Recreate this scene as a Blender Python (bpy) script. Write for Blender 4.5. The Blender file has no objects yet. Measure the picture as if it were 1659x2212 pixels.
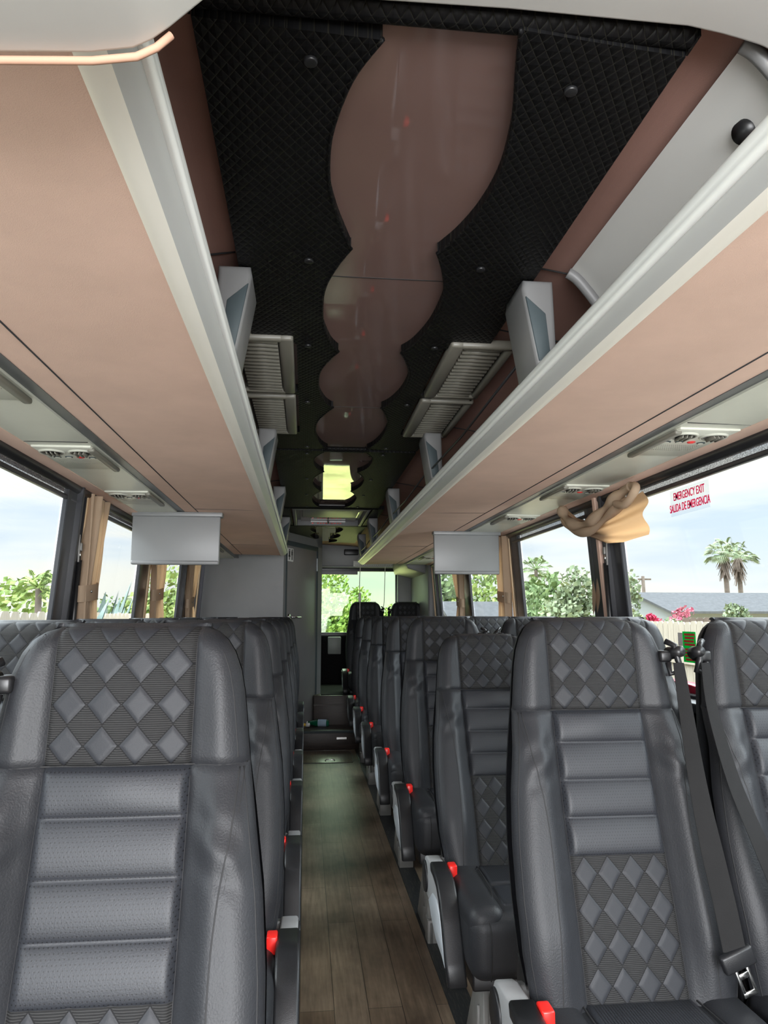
import bpy, bmesh, math, random
import numpy as np
from mathutils import Vector, Matrix
R = random.Random(7)
SC = bpy.context.scene
COL = SC.collection
PI = math.pi

# ------------------------------------------------------------------ camera
CX = 0.195            # bus centre line
cam = bpy.data.cameras.new('camera'); camo = bpy.data.objects.new('camera', cam); COL.objects.link(camo)
PITCH, YAW = math.radians(8.069), math.radians(6.063)
camo.location = (0, 0, 1.34)
camo.rotation_euler = (PI/2 + PITCH, 0, -YAW)
cam.sensor_fit = 'VERTICAL'; cam.sensor_height = 36.0; cam.lens = 36.0*1580/2212
cam.clip_start = 0.02; cam.clip_end = 500
SC.camera = camo
# ------------------------------------------------------------------ render look
SC.view_settings.view_transform = 'Standard'; SC.view_settings.look = 'None'
SC.view_settings.gamma = 1; SC.view_settings.use_curve_mapping = False
SC.view_settings.exposure = 0.5
try:
    SC.cycles.use_denoising = True
    SC.cycles.max_bounces = 12; SC.cycles.diffuse_bounces = 6; SC.cycles.glossy_bounces = 5
    SC.cycles.transparent_max_bounces = 24; SC.cycles.transmission_bounces = 6
    SC.cycles.sample_clamp_indirect = 8
except Exception: pass
# ------------------------------------------------------------------ world
SKY_LOW, SKY_HIGH = 1.22, 11.0
wd = bpy.data.worlds.new('world'); SC.world = wd; wd.use_nodes = True
nt = wd.node_tree; N = nt.nodes; L = nt.links
bg = N['Background']
tc = N.new('ShaderNodeTexCoord'); sep = N.new('ShaderNodeSeparateXYZ'); L.new(tc.outputs['Generated'], sep.inputs[0])
mp = N.new('ShaderNodeMapping'); mp.inputs['Scale'].default_value = (1.1, 1.1, 7.0); L.new(tc.outputs['Generated'], mp.inputs[0])
nz = N.new('ShaderNodeTexNoise'); nz.inputs['Scale'].default_value = 2.3; nz.inputs['Detail'].default_value = 5; nz.inputs['Roughness'].default_value = .5
L.new(mp.outputs[0], nz.inputs['Vector'])
cr = N.new('ShaderNodeValToRGB'); L.new(nz.outputs['Fac'], cr.inputs[0])
e = cr.color_ramp.elements; e[0].position = .40; e[0].color = (.70, .82, .96, 1); e[1].position = .58; e[1].color = (1.0, 1.0, .96, 1)
el = e.new(.5); el.color = (.86, .93, 1.0, 1)
cr2 = N.new('ShaderNodeValToRGB'); L.new(sep.outputs['Z'], cr2.inputs[0])
e = cr2.color_ramp.elements; e[0].position = .02; e[0].color = (1, .97, .84, 1); e[1].position = .11; e[1].color = (0, 0, 0, 1)
cr2.color_ramp.elements[0].color = (1, 1, 1, 1)
mx = N.new('ShaderNodeMixRGB'); mx.inputs[2].default_value = (1.0, .98, .88, 1)
mm = N.new('ShaderNodeMath'); mm.operation = 'MULTIPLY'; mm.inputs[1].default_value = .55; L.new(cr2.outputs[0], mm.inputs[0])
L.new(mm.outputs[0], mx.inputs[0]); L.new(cr.outputs[0], mx.inputs[1])
mr = N.new('ShaderNodeMapRange'); mr.inputs['From Min'].default_value = .26; mr.inputs['From Max'].default_value = .50
mr.inputs['To Min'].default_value = SKY_LOW; mr.inputs['To Max'].default_value = SKY_HIGH; mr.interpolation_type = 'SMOOTHSTEP'
L.new(sep.outputs['Z'], mr.inputs['Value'])
L.new(mx.outputs[0], bg.inputs['Color']); L.new(mr.outputs[0], bg.inputs['Strength'])
# ------------------------------------------------------------------ sun, added fill lamp behind the camera standing in for windscreen daylight
sun = bpy.data.lights.new('sun', 'SUN'); sun.energy = 1.2; sun.angle = math.radians(8); sun.color = (1, .96, .88)
so = bpy.data.objects.new('sun', sun); COL.objects.link(so); so.rotation_euler = (math.radians(28), 0, math.radians(150))
ws = bpy.data.lights.new('windscreen_fill', 'AREA'); ws.shape = 'RECTANGLE'; ws.size = 2.2; ws.size_y = 1.3; ws.energy = 150; ws.color = (.97, .98, 1)
wo = bpy.data.objects.new('windscreen_fill', ws); COL.objects.link(wo); wo.location = (CX, -1.9, 1.45); wo.rotation_euler = (math.radians(92), 0, 0)

# ================================================================== helpers
def setk(o, **k):
    for a, b in k.items():
        if b is not None: o[a] = b
    return o
def link(name, me, mats, parent=None, smooth=True):
    o = bpy.data.objects.new(name, me); COL.objects.link(o)
    if mats is not None:
        for m in (mats if isinstance(mats, (list, tuple)) else [mats]): me.materials.append(m)
    if parent: o.parent = parent
    return o
class MB:
    """collects geometry of ONE part"""
    def __init__(s): s.v = []; s.f = []; s.m = []; s.sm = []
    def add(s, vs, fs, mi=0, smooth=False):
        b = len(s.v); s.v += [tuple(map(float, p)) for p in vs]
        for f in fs: s.f.append(tuple(i+b for i in f)); s.m.append(mi); s.sm.append(smooth)
        return s
    def bm(s, bm, mi=0, smooth=False):
        bm.verts.index_update()
        s.add([v.co[:] for v in bm.verts], [[v.index for v in f.verts] for f in bm.faces], mi, smooth); bm.free(); return s
    def box(s, x0, x1, y0, y1, z0, z1, bev=0, seg=2, mi=0, mat=None, smooth=None):
        bm = bmesh.new(); bmesh.ops.create_cube(bm, size=1)
        for v in bm.verts: v.co = Vector(((x0+x1)/2+v.co.x*(x1-x0), (y0+y1)/2+v.co.y*(y1-y0), (z0+z1)/2+v.co.z*(z1-z0)))
        if bev > 0: bmesh.ops.bevel(bm, geom=bm.edges[:], offset=bev, segments=seg, profile=.5, affect='EDGES')
        if mat is not None: bmesh.ops.transform(bm, matrix=mat, verts=bm.verts)
        return s.bm(bm, mi, (bev > 0) if smooth is None else smooth)
    def prism(s, poly, axis, a, b, bev=0, seg=2, mi=0, smooth=None, mat=None):
        """poly: 2D outline; axis 'x': (y,z), 'y': (x,z), 'z': (x,y)"""
        def P(p, t): return {'x': (t, p[0], p[1]), 'y': (p[0], t, p[1]), 'z': (p[0], p[1], t)}[axis]
        bm = bmesh.new()
        lo = [bm.verts.new(P(p, a)) for p in poly]; hi = [bm.verts.new(P(p, b)) for p in poly]
        n = len(poly)
        bm.faces.new(lo); bm.faces.new(hi[::-1])
        for i in range(n): bm.faces.new([lo[i], hi[i], hi[(i+1) % n], lo[(i+1) % n]])
        bmesh.ops.recalc_face_normals(bm, faces=bm.faces[:])
        if bev > 0:
            ed = [e for e in bm.edges if any(len(f.verts) > 4 or f.verts[0] in () for f in e.link_faces)] if n > 4 else bm.edges[:]
            bmesh.ops.bevel(bm, geom=ed, offset=bev, segments=seg, profile=.5, affect='EDGES')
        if mat is not None: bmesh.ops.transform(bm, matrix=mat, verts=bm.verts)
        return s.bm(bm, mi, (bev > 0) if smooth is None else smooth)
    def tube(s, pts, r, n=8, mi=0, cap=True):
        pts = [Vector(p) for p in pts]; rs = r if isinstance(r, (list, tuple)) else [r]*len(pts)
        vs = []; fs = []; prev = None
        for i, p in enumerate(pts):
            t = (pts[min(i+1, len(pts)-1)] - pts[max(i-1, 0)])
            t = t.normalized() if t.length > 1e-9 else Vector((0, 0, 1))
            if prev is None:
                a = t.orthogonal().normalized()
            else:
                a = (prev - t*prev.dot(t)); a = a.normalized() if a.length > 1e-6 else t.orthogonal().normalized()
            prev = a; b = t.cross(a)
            for k in range(n):
                q = p + (a*math.cos(2*PI*k/n) + b*math.sin(2*PI*k/n))*rs[i]; vs.append(q[:])
        for i in range(len(pts)-1):
            for k in range(n):
                fs.append((i*n+k, i*n+(k+1) % n, (i+1)*n+(k+1) % n, (i+1)*n+k))
        if cap: fs.append(tuple(range(n-1, -1, -1))); fs.append(tuple(range((len(pts)-1)*n, len(pts)*n)))
        return s.add(vs, fs, mi, True)
    def grid(s, P, mi=0, smooth=True, closed=False):
        """P: (n,m,3) array"""
        P = np.asarray(P); n, m = P.shape[:2]
        fs = [(i*m+j, (i+1)*m+j, (i+1)*m+j+1, i*m+j+1) for i in range(n-1) for j in range(m-1)]
        if closed: fs += [(i*m+m-1, (i+1)*m+m-1, (i+1)*m, i*m) for i in range(n-1)]
        return s.add(P.reshape(-1, 3).tolist(), fs, mi, smooth)
    def sweep(s, prof, y0, y1, axis='y', mi=0, smooth=False, n=1, closed=False):
        """open profile in (x,z) extruded along y"""
        ys = np.linspace(y0, y1, n+1)
        P = np.array([[(p[0], y, p[1]) for p in prof] for y in ys])
        return s.grid(P, mi, smooth, closed)
    def mirror(s, sx):
        if sx < 0:
            s.v = [(-x, y, z) for x, y, z in s.v]; s.f = [f[::-1] for f in s.f]
        return s
    def mesh(s, name):
        me = bpy.data.meshes.new(name); me.from_pydata(s.v, [], s.f)
        me.polygons.foreach_set('material_index', s.m); me.polygons.foreach_set('use_smooth', s.sm); me.update()
        return me
    def build(s, name, mats, parent=None, loc=None, rot=None, **k):
        o = link(name, s.mesh(name), mats, parent)
        if loc is not None: o.location = loc
        if rot is not None: o.rotation_euler = rot
        return setk(o, **k)
def thing(name, label, cat, loc=(0, 0, 0), rz=0, group=None):
    o = bpy.data.objects.new(name, None); COL.objects.link(o); o.location = loc; o.rotation_euler = (0, 0, rz)
    o.empty_display_size = .05
    return setk(o, label=label, category=cat, group=group)
def copy_tree(o, parent=None):
    c = o.copy(); COL.objects.link(c)
    if parent: c.parent = parent
    for ch in list(o.children): copy_tree(ch, c)
    return c
def S(name, mb, m, **k): return mb.build(name, m, kind='structure', **k)
def arc(cx, cz, r, a0, a1, n=8): return [(cx+r*math.cos(math.radians(a0+(a1-a0)*i/n)), cz+r*math.sin(math.radians(a0+(a1-a0)*i/n))) for i in range(n+1)]

# ------------------------------------------------------------------ materials
def srgb(r, g, b):
    f = lambda c: (c/255/12.92) if c/255 <= .04045 else ((c/255+.055)/1.055)**2.4
    return (f(r), f(g), f(b), 1)
class Mat:
    def __init__(s, name, col, rough=.5, spec=.5, metal=0, coat=0):
        s.m = bpy.data.materials.new(name); s.m.use_nodes = True
        s.n = s.m.node_tree.nodes; s.l = s.m.node_tree.links; s.b = s.n['Principled BSDF']
        s.b.inputs['Base Color'].default_value = tuple(col)[:3]+(1,)
        s.b.inputs['Roughness'].default_value = rough; s.b.inputs['Specular IOR Level'].default_value = spec
        s.b.inputs['Metallic'].default_value = metal
        if coat: s.b.inputs['Coat Weight'].default_value = coat; s.b.inputs['Coat Roughness'].default_value = .03
        s.col = tuple(col)[:3]+(1,)
    def node(s, t, **k):
        n = s.n.new(t)
        for a, v in k.items():
            if hasattr(n, a) and a not in n.inputs: setattr(n, a, v)
        return n
    def coords(s, kind='Object', scale=(1, 1, 1), rot=(0, 0, 0)):
        t = s.n.new('ShaderNodeTexCoord'); m = s.n.new('ShaderNodeMapping'); m.inputs['Scale'].default_value = scale; m.inputs['Rotation'].default_value = rot
        s.l.new(t.outputs[kind], m.inputs[0]); return m.outputs[0]
    def noise(s, vec, scale, detail=3, rough=.5):
        n = s.n.new('ShaderNodeTexNoise'); n.inputs['Scale'].default_value = scale; n.inputs['Detail'].default_value = detail; n.inputs['Roughness'].default_value = rough
        if vec: s.l.new(vec, n.inputs['Vector'])
        return n.outputs['Fac']
    def ramp(s, fac, stops):
        r = s.n.new('ShaderNodeValToRGB'); e = r.color_ramp.elements
        e[0].position, e[0].color = stops[0][0], stops[0][1]; e[1].position, e[1].color = stops[-1][0], stops[-1][1]
        for p, c in stops[1:-1]: x = e.new(p); x.color = c
        s.l.new(fac, r.inputs[0]); return r.outputs[0]
    def math(s, op, a, b=None, c=None):
        m = s.n.new('ShaderNodeMath'); m.operation = op
        for i, v in enumerate((a, b, c)):
            if v is None: continue
            if isinstance(v, (int, float)): m.inputs[i].default_value = v
            else: s.l.new(v, m.inputs[i])
        return m.outputs[0]
    def mix(s, fac, a, b):
        m = s.n.new('ShaderNodeMixRGB')
        for i, v in enumerate((fac, a, b)):
            if isinstance(v, (int, float)): m.inputs[i].default_value = v
            elif isinstance(v, tuple): m.inputs[i].default_value = v
            else: s.l.new(v, m.inputs[i])
        return m.outputs[0]
    def color(s, out): s.l.new(out, s.b.inputs['Base Color']); return s
    def bump(s, h, dist=.002, strength=1.0):
        b = s.n.new('ShaderNodeBump'); b.inputs['Distance'].default_value = dist; b.inputs['Strength'].default_value = strength
        s.l.new(h, b.inputs['Height']); s.l.new(b.outputs[0], s.b.inputs['Normal'])
        if 'Coat Normal' in s.b.inputs and False: pass
        return s
    def mottled(s, amt=.1, scale=5, bumpd=0, bs=200, stretch=(1, 1, 1)):
        v = s.coords('Object', stretch); f = s.noise(v, scale, 4, .6)
        c = s.col; d = tuple(max(0, x*(1-amt)) for x in c[:3])+(1,); l = tuple(min(1, x*(1+amt)) for x in c[:3])+(1,)
        s.color(s.ramp(f, [(.3, d), (.7, l)]))
        if bumpd: s.bump(s.noise(v, bs, 2), bumpd, .6)
        return s

M = {}
M['leather'] = Mat('leather', (.0185, .0195, .0225), .50, .38).mottled(.12, 9, .0009, 330).m
M['leather_side'] = M['leather']
M['stitch'] = Mat('stitch', (.012, .012, .013), .7).m
def quilt_mat(name, px, pz, z0):
    """leather diamonds on woven cloth, laid out in the seat's own x/z"""
    m = Mat(name, (.03, .03, .035), .42, .28)
    t = m.n.new('ShaderNodeTexCoord'); sp = m.n.new('ShaderNodeSeparateXYZ'); m.l.new(t.outputs['Object'], sp.inputs[0])
    fx = m.math('DIVIDE', sp.outputs['X'], px)
    fz = m.math('DIVIDE', m.math('SUBTRACT', sp.outputs['Z'], z0), pz)
    # columns centred at +-px/2
    ax = m.math('MULTIPLY', m.math('ABSOLUTE', m.math('SUBTRACT', m.math('FRACT', fx), .5)), 2)
    az = m.math('MULTIPLY', m.math('ABSOLUTE', m.math('SUBTRACT', m.math('FRACT', m.math('ADD', fz, .5)), .5)), 2)
    a = m.math('ADD', ax, az)
    mask = m.math('LESS_THAN', a, .94)
    seam = m.math('LESS_THAN', m.math('ABSOLUTE', m.math('SUBTRACT', a, .97)), .045)
    wv = m.n.new('ShaderNodeTexWave'); wv.wave_type = 'BANDS'; wv.bands_direction = 'Z'; wv.inputs['Scale'].default_value = 95; wv.inputs['Distortion'].default_value = 1.2; wv.inputs['Detail'].default_value = 1; wv.inputs['Detail Scale'].default_value = 40
    m.l.new(t.outputs['Object'], wv.inputs['Vector'])
    nzf = m.noise(t.outputs['Object'], 500, 1)
    woven = m.ramp(wv.outputs['Fac'], [(.1, (.009, .009, .0095, 1)), (.8, (.036, .036, .036, 1))])
    c = m.mix(mask, woven, (.021, .0225, .0265, 1)); c = m.mix(seam, c, (.010, .010, .011, 1)); m.color(c)
    inv = m.math('SUBTRACT', 1, mask)
    h = m.math('ADD', m.math('MULTIPLY', m.math('MULTIPLY', wv.outputs['Fac'], inv), 1.0), m.math('MULTIPLY', nzf, .25))
    m.bump(h, .0009, .8)
    rg = m.n.new('ShaderNodeMapRange'); rg.inputs['To Min'].default_value = .62; rg.inputs['To Max'].default_value = .52; m.l.new(mask, rg.inputs['Value']); m.l.new(rg.outputs[0], m.b.inputs['Roughness'])
    return m.m
HPX, HPZ, HZ0 = .0535, .061, 1.156
LPX, LPZ, LZ0 = .0535, .067, .59
M['quilt_head'] = quilt_mat('quilted_leather_head', HPX, HPZ, HZ0)
M['quilt_low'] = quilt_mat('quilted_leather_back', LPX, LPZ, LZ0)
def perf_mat():
    m = Mat('perforated_leather', (.021, .023, .028), .48, .4)
    t = m.n.new('ShaderNodeTexCoord'); sp = m.n.new('ShaderNodeSeparateXYZ'); m.l.new(t.outputs['Object'], sp.inputs[0])
    gx = m.math('DIVIDE', sp.outputs['X'], .0062); gz = m.math('DIVIDE', sp.outputs['Z'], .0062)
    row = m.math('FLOOR', gz); off = m.math('MULTIPLY', m.math('FLOORED_MODULO', row, 2), .5)
    ux = m.math('SUBTRACT', m.math('FRACT', m.math('ADD', gx, off)), .5); uz = m.math('SUBTRACT', m.math('FRACT', gz), .5)
    d = m.math('SQRT', m.math('ADD', m.math('MULTIPLY', ux, ux), m.math('MULTIPLY', uz, uz)))
    dot = m.math('LESS_THAN', d, .16)
    m.color(m.mix(dot, (.0205, .0225, .0275, 1), (.006, .006, .007, 1)))
    m.bump(m.noise(t.outputs['Object'], 420, 2), .0006, .5)
    return m.m
M['perf'] = perf_mat()
M['pink'] = Mat('pink_headliner_cloth', (.73, .515, .42), .9, .15).mottled(.06, 3.5, .0008, 600).m
M['brown'] = Mat('shaded_headliner_cloth', (.30, .175, .145), .9, .15).mottled(.08, 3.5, .0008, 600).m  # the pink cloth again, browner so the ceiling's shade sits in the colour
M['piping'] = Mat('peach_piping', (.46, .27, .19), .7, .2).m
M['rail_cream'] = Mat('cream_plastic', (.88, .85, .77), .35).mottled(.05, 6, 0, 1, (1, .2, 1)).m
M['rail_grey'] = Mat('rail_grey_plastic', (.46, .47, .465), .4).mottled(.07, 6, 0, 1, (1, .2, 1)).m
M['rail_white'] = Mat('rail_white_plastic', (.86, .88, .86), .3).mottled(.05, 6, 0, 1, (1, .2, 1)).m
M['white_plastic'] = Mat('white_moulding', (.55, .545, .525), .35).mottled(.03, 2).m
M['grey_plastic'] = Mat('light_grey_moulding', (.165, .165, .165), .45).mottled(.05, 5).m
M['slate'] = Mat('slate_inset', (.06, .078, .085), .6, .3).m
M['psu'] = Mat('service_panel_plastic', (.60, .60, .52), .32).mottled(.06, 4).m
M['psu_dark'] = Mat('service_panel_shadow_plastic', (.17, .162, .135), .4).m  # darker service panel plastic; the ceiling grilles' shade is put into its colour
M['dark'] = Mat('black_plastic', (.012, .012, .013), .35).m
M['frame'] = Mat('black_window_frame', (.022, .023, .028), .3).mottled(.2, 4).m
M['frame_grey'] = Mat('grey_window_frame', (.075, .08, .09), .35).mottled(.1, 5).m
M['frame_lilac'] = Mat('grey_lilac_panel', (.16, .165, .21), .5).m
M['carpet_dark'] = Mat('dark_carpet', (.012, .012, .013), .95, .1).mottled(.4, 60, .002, 300).m
M['cab_grey'] = Mat('grey_cabin_panel', (.235, .238, .245), .42).mottled(.08, 2.2).m
M['cab_door'] = Mat('grey_door_laminate', (.25, .242, .24), .36).mottled(.08, 1.6).m
M['cream_strip'] = Mat('cream_window_strip', (.78, .58, .36), .6).m
M['curtain'] = Mat('beige_curtain_cloth', (.50, .38, .27), .9, .1).mottled(.05, 30, .0008, 500)
M['curtain'].b.inputs['Subsurface Weight'].default_value = 0
def translucent_cloth(name, col, trans, w):
    m = bpy.data.materials.new(name); m.use_nodes = True; n = m.node_tree.nodes; l = m.node_tree.links; out = n['Material Output']
    b = n['Principled BSDF']; b.inputs['Base Color'].default_value = col+(1,); b.inputs['Roughness'].default_value = .9; b.inputs['Specular IOR Level'].default_value = .1
    t = n.new('ShaderNodeBsdfTranslucent'); t.inputs[0].default_value = trans+(1,)
    mxs = n.new('ShaderNodeMixShader'); mxs.inputs[0].default_value = w; l.new(b.outputs[0], mxs.inputs[1]); l.new(t.outputs[0], mxs.inputs[2]); l.new(mxs.outputs[0], out.inputs[0])
    nn = n.new('ShaderNodeTexNoise'); nn.inputs['Scale'].default_value = 400; bp = n.new('ShaderNodeBump'); bp.inputs['Distance'].default_value = .0006
    l.new(nn.outputs['Fac'], bp.inputs['Height']); l.new(bp.outputs[0], b.inputs['Normal'])
    return m
M['curtain'] = translucent_cloth('beige_curtain_cloth', (.50, .375, .27), (.75, .48, .25), .22)
M['swag'] = translucent_cloth('backlit_curtain_cloth', (.46, .35, .26), (.85, .50, .24), .45)
M['arm_grey'] = Mat('armrest_grey_plastic', (.36, .365, .37), .45).mottled(.06, 12).m
M['arm_white'] = Mat('armrest_white_cover', (.52, .56, .60), .4).m
M['arm_pad'] = Mat('armrest_black_pad', (.012, .0125, .014), .42).mottled(.2, 12, .0005, 500).m
M['red'] = Mat('red_buckle_button', (.75, .012, .012), .3).m
M['red'].node_tree.nodes['Principled BSDF'].inputs['Base Color'].default_value = (.80, .02, .015, 1)
M['leg'] = Mat('grey_painted_steel', (.21, .205, .195), .38).mottled(.1, 10).m
M['webbing'] = Mat('seat_belt_webbing', (.0095, .0093, .0095), .75, .2).mottled(.1, 20, .0005, 700).m
M['metal'] = Mat('brushed_metal', (.55, .55, .54), .25, metal=1).m
M['chrome'] = Mat('chrome', (.8, .8, .8), .12, metal=1).m
M['tv'] = Mat('grey_screen_housing', (.235, .24, .245), .38).mottled(.03, 2).m
M['white'] = Mat('white_sticker', (.8, .8, .8), .5).m
M['pinksign'] = Mat('sticker_magenta', (.72, .02, .16), .5).m
M['redprint'] = Mat('red_print', (.70, .04, .04), .5).m
M['green'] = Mat('green_sticker', (.01, .55, .13), .5).m
M['blackprint'] = Mat('black_print', (.01, .01, .01), .6).m
M['pinksign'] = translucent_cloth('sticker_magenta', (.72, .02, .16), (.80, .02, .16), .55); M['green'] = translucent_cloth('green_sticker', (.01, .55, .13), (.01, .5, .14), .5)
M['bus_red'] = Mat('red_body_paint', (.32, .01, .035), .25).m
M['cable'] = Mat('white_cable', (.65, .62, .58), .5).m
def quilt_black():
    m = Mat('black_quilted_vinyl', (.004, .004, .0045), .5, .15)
    t = m.n.new('ShaderNodeTexCoord'); sp = m.n.new('ShaderNodeSeparateXYZ'); m.l.new(t.outputs['Object'], sp.inputs[0])
    u = m.math('DIVIDE', m.math('ADD', sp.outputs['X'], m.math('MULTIPLY', sp.outputs['Y'], .68)), .0205)
    v = m.math('DIVIDE', m.math('SUBTRACT', sp.outputs['X'], m.math('MULTIPLY', sp.outputs['Y'], .68)), .0205)
    def tri(x): return m.math('ABSOLUTE', m.math('SUBTRACT', m.math('FRACT', x), .5))
    du = m.math('SUBTRACT', .5, tri(u)); dv = m.math('SUBTRACT', .5, tri(v))    # 0 at the stitch lines
    d = m.math('MINIMUM', du, dv)
    h = m.math('POWER', m.math('MULTIPLY', d, 2.0), .45)
    line = m.math('LESS_THAN', d, .035)
    m.color(m.mix(line, (.004, .004, .0045, 1), (.017, .016, .012, 1)))
    m.bump(h, .0028, .9)
    return m.m
M['quilt_black'] = quilt_black()
# gloss ceiling laminate
g = Mat('glossy_brown_laminate', (.17, .105, .09), .6, .3)
g.b.inputs['Coat Weight'].default_value = 1; g.b.inputs['Coat Roughness'].default_value = .02; g.b.inputs['Coat IOR'].default_value = 2.3
v = g.coords('Object'); g.color(g.ramp(g.noise(v, 2.0, 3), [(.3, (.17, .105, .09, 1)), (.7, (.21, .13, .112, 1))]))
wb = g.n.new('ShaderNodeBump'); wb.inputs['Distance'].default_value = .004; wb.inputs['Strength'].default_value = .06
g.l.new(g.noise(v, 3.0, 1), wb.inputs['Height']); g.l.new(wb.outputs[0], g.b.inputs['Coat Normal'])
M['gloss'] = g.m
# wood floor
def wood_floor():
    m = Mat('wood_plank_vinyl', (.1, .08, .06), .34, .45)
    v = m.coords('Object', (1, 1, 1), (0, 0, PI/2))
    br = m.n.new('ShaderNodeTexBrick'); br.inputs['Scale'].default_value = 1; br.inputs['Brick Width'].default_value = 1.15; br.inputs['Row Height'].default_value = .118
    br.inputs['Mortar Size'].default_value = .0012; br.inputs['Mortar Smooth'].default_value = .1; br.offset = .37
    br.inputs['Color1'].default_value = (.165, .118, .082, 1); br.inputs['Color2'].default_value = (.25, .192, .142, 1); br.inputs['Mortar'].default_value = (.02, .016, .012, 1)
    m.l.new(v, br.inputs['Vector'])
    vg = m.coords('Object', (38, 2.2, 1)); gr = m.noise(vg, 1.6, 6, .65)
    vb = m.coords('Object', (2.0, 1.4, 1)); bl = m.noise(vb, 1.8, 4, .6)
    gc = m.ramp(gr, [(.3, (.55, .52, .5, 1)), (.7, (1.35, 1.35, 1.35, 1))])
    bc = m.ramp(bl, [(.34, (.42, .40, .38, 1)), (.66, (1.25, 1.26, 1.2, 1))])
    mu = m.n.new('ShaderNodeMixRGB'); mu.blend_type = 'MULTIPLY'; mu.inputs[0].default_value = .8; m.l.new(br.outputs['Color'], mu.inputs[1]); m.l.new(gc, mu.inputs[2])
    m2 = m.n.new('ShaderNodeMixRGB'); m2.blend_type = 'MULTIPLY'; m2.inputs[0].default_value = .85; m.l.new(mu.outputs[0], m2.inputs[1]); m.l.new(bc, m2.inputs[2])
    m.color(m2.outputs[0]); m.bump(gr, .0008, .5)
    return m.m
M['wood'] = wood_floor()
M['wood_dark'] = Mat('dark_wood_vinyl', (.032, .021, .016), .45).mottled(.35, 10, .001, 80, (1, 1, 5)).m
M['scuff'] = Mat('scuffed_black_track', (.014, .016, .018), .5)
v = M['scuff'].coords('Object', (90, 5, 1)); M['scuff'].color(M['scuff'].ramp(M['scuff'].noise(v, 2.5, 5, .7), [(.52, (.010, .012, .014, 1)), (.70, (.09, .08, .065, 1))])); M['scuff'] = M['scuff'].m
# window glass
def glass(name, tint, gl=.06, haze=0):
    m = bpy.data.materials.new(name); m.use_nodes = True; n = m.node_tree.nodes; l = m.node_tree.links
    n.remove(n['Principled BSDF']); out = n['Material Output']
    tr = n.new('ShaderNodeBsdfTransparent'); tr.inputs[0].default_value = tint+(1,)
    gs = n.new('ShaderNodeBsdfGlossy'); gs.inputs['Roughness'].default_value = .02
    lw = n.new('ShaderNodeLayerWeight'); lw.inputs[0].default_value = .5
    pw = n.new('ShaderNodeMath'); pw.operation = 'POWER'; pw.inputs[1].default_value = 5; l.new(lw.outputs['Facing'], pw.inputs[0])
    fr = n.new('ShaderNodeMath'); fr.operation = 'MULTIPLY_ADD'; fr.inputs[1].default_value = .25; fr.inputs[2].default_value = .02; l.new(pw.outputs[0], fr.inputs[0])
    mxs = n.new('ShaderNodeMixShader'); l.new(fr.outputs[0], mxs.inputs[0]); l.new(tr.outputs[0], mxs.inputs[1]); l.new(gs.outputs[0], mxs.inputs[2])
    l.new(mxs.outputs[0], out.inputs[0])
    return m
M['glass'] = glass('window_glass', (.80, .815, .81))
M['glass_rear'] = glass('green_tinted_glass', (.74, .84, .68))
def mesh_blind():
    m = bpy.data.materials.new('grey_mesh_blind'); m.use_nodes = True; n = m.node_tree.nodes; l = m.node_tree.links; out = n['Material Output']
    b = n['Principled BSDF']; b.inputs['Base Color'].default_value = (.2, .2, .21, 1); b.inputs['Roughness'].default_value = .8
    tr = n.new('ShaderNodeBsdfTransparent'); tr.inputs[0].default_value = (1, 1, 1, 1)
    mxs = n.new('ShaderNodeMixShader'); l.new(b.outputs[0], mxs.inputs[1]); l.new(tr.outputs[0], mxs.inputs[2])
    t = n.new('ShaderNodeTexCoord'); nn = n.new('ShaderNodeTexNoise'); nn.inputs['Scale'].default_value = 260; l.new(t.outputs['Object'], nn.inputs['Vector'])
    r = n.new('ShaderNodeMapRange'); r.inputs['From Min'].default_value = .35; r.inputs['From Max'].default_value = .65; r.inputs['To Min'].default_value = .3; r.inputs['To Max'].default_value = .8
    l.new(nn.outputs['Fac'], r.inputs[0]); l.new(r.outputs[0], mxs.inputs[0]); l.new(mxs.outputs[0], out.inputs[0])
    return m
M['blind'] = mesh_blind()
def leafmat(name, c1, c2):
    m = Mat(name, c1, .6, .2); v = m.coords('Object'); m.color(m.ramp(m.noise(v, 3.5, 4), [(.35, c1+(1,)), (.65, c2+(1,))])); return m.m
M['leaf_a'] = leafmat('leaves_bright', (.09, .15, .035), (.26, .33, .10))
M['leaf_b'] = leafmat('leaves_mid', (.08, .13, .05), (.18, .25, .11))
M['leaf_c'] = leafmat('leaves_pale', (.10, .14, .075), (.24, .28, .17))
M['agave'] = leafmat('agave_blue_green', (.12, .17, .155), (.22, .27, .25))
M['flower_red'] = leafmat('flowers_red', (.25, .008, .03), (.40, .03, .08))
M['flower_pink'] = leafmat('flowers_pink', (.35, .07, .12), (.42, .18, .20))
M['bark'] = Mat('bark', (.09, .07, .055), .9).mottled(.3, 8).m
M['fence'] = Mat('weathered_white_picket', (.30, .265, .21), .8).mottled(.14, 4, .002, 40, (6, 6, 1)).m
M['fence_brown'] = Mat('brown_fence_board', (.10, .075, .06), .85).mottled(.25, 4).m
M['roof'] = Mat('grey_shingles', (.075, .078, .082), 1, 0).mottled(.15, 6).m
M['house_wall'] = Mat('pale_blue_stucco', (.22, .24, .26), .8).m
M['ground_dry'] = Mat('dry_yellow_grass', (.38, .32, .17), 1, 0).mottled(.35, 1.3).m
M['ground'] = Mat('pale_gravel', (.24, .235, .215), 1, 0).mottled(.3, .8).m

# ================================================================== SETTING
def rel(x): return CX + x
# floor
S('floor', MB().box(-1.06, 1.45, -1.7, 9.5, -.06, 0), M['wood'])
for i, (a, b, nm) in enumerate([(.515, .60, 'right'), (-.21, -.125, 'left')]):
    S('trim_%d' % (i+1), MB().box(a, b, -1.6, 7.63, .0, .004), M['scuff'])
YE = 9.45
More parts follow.
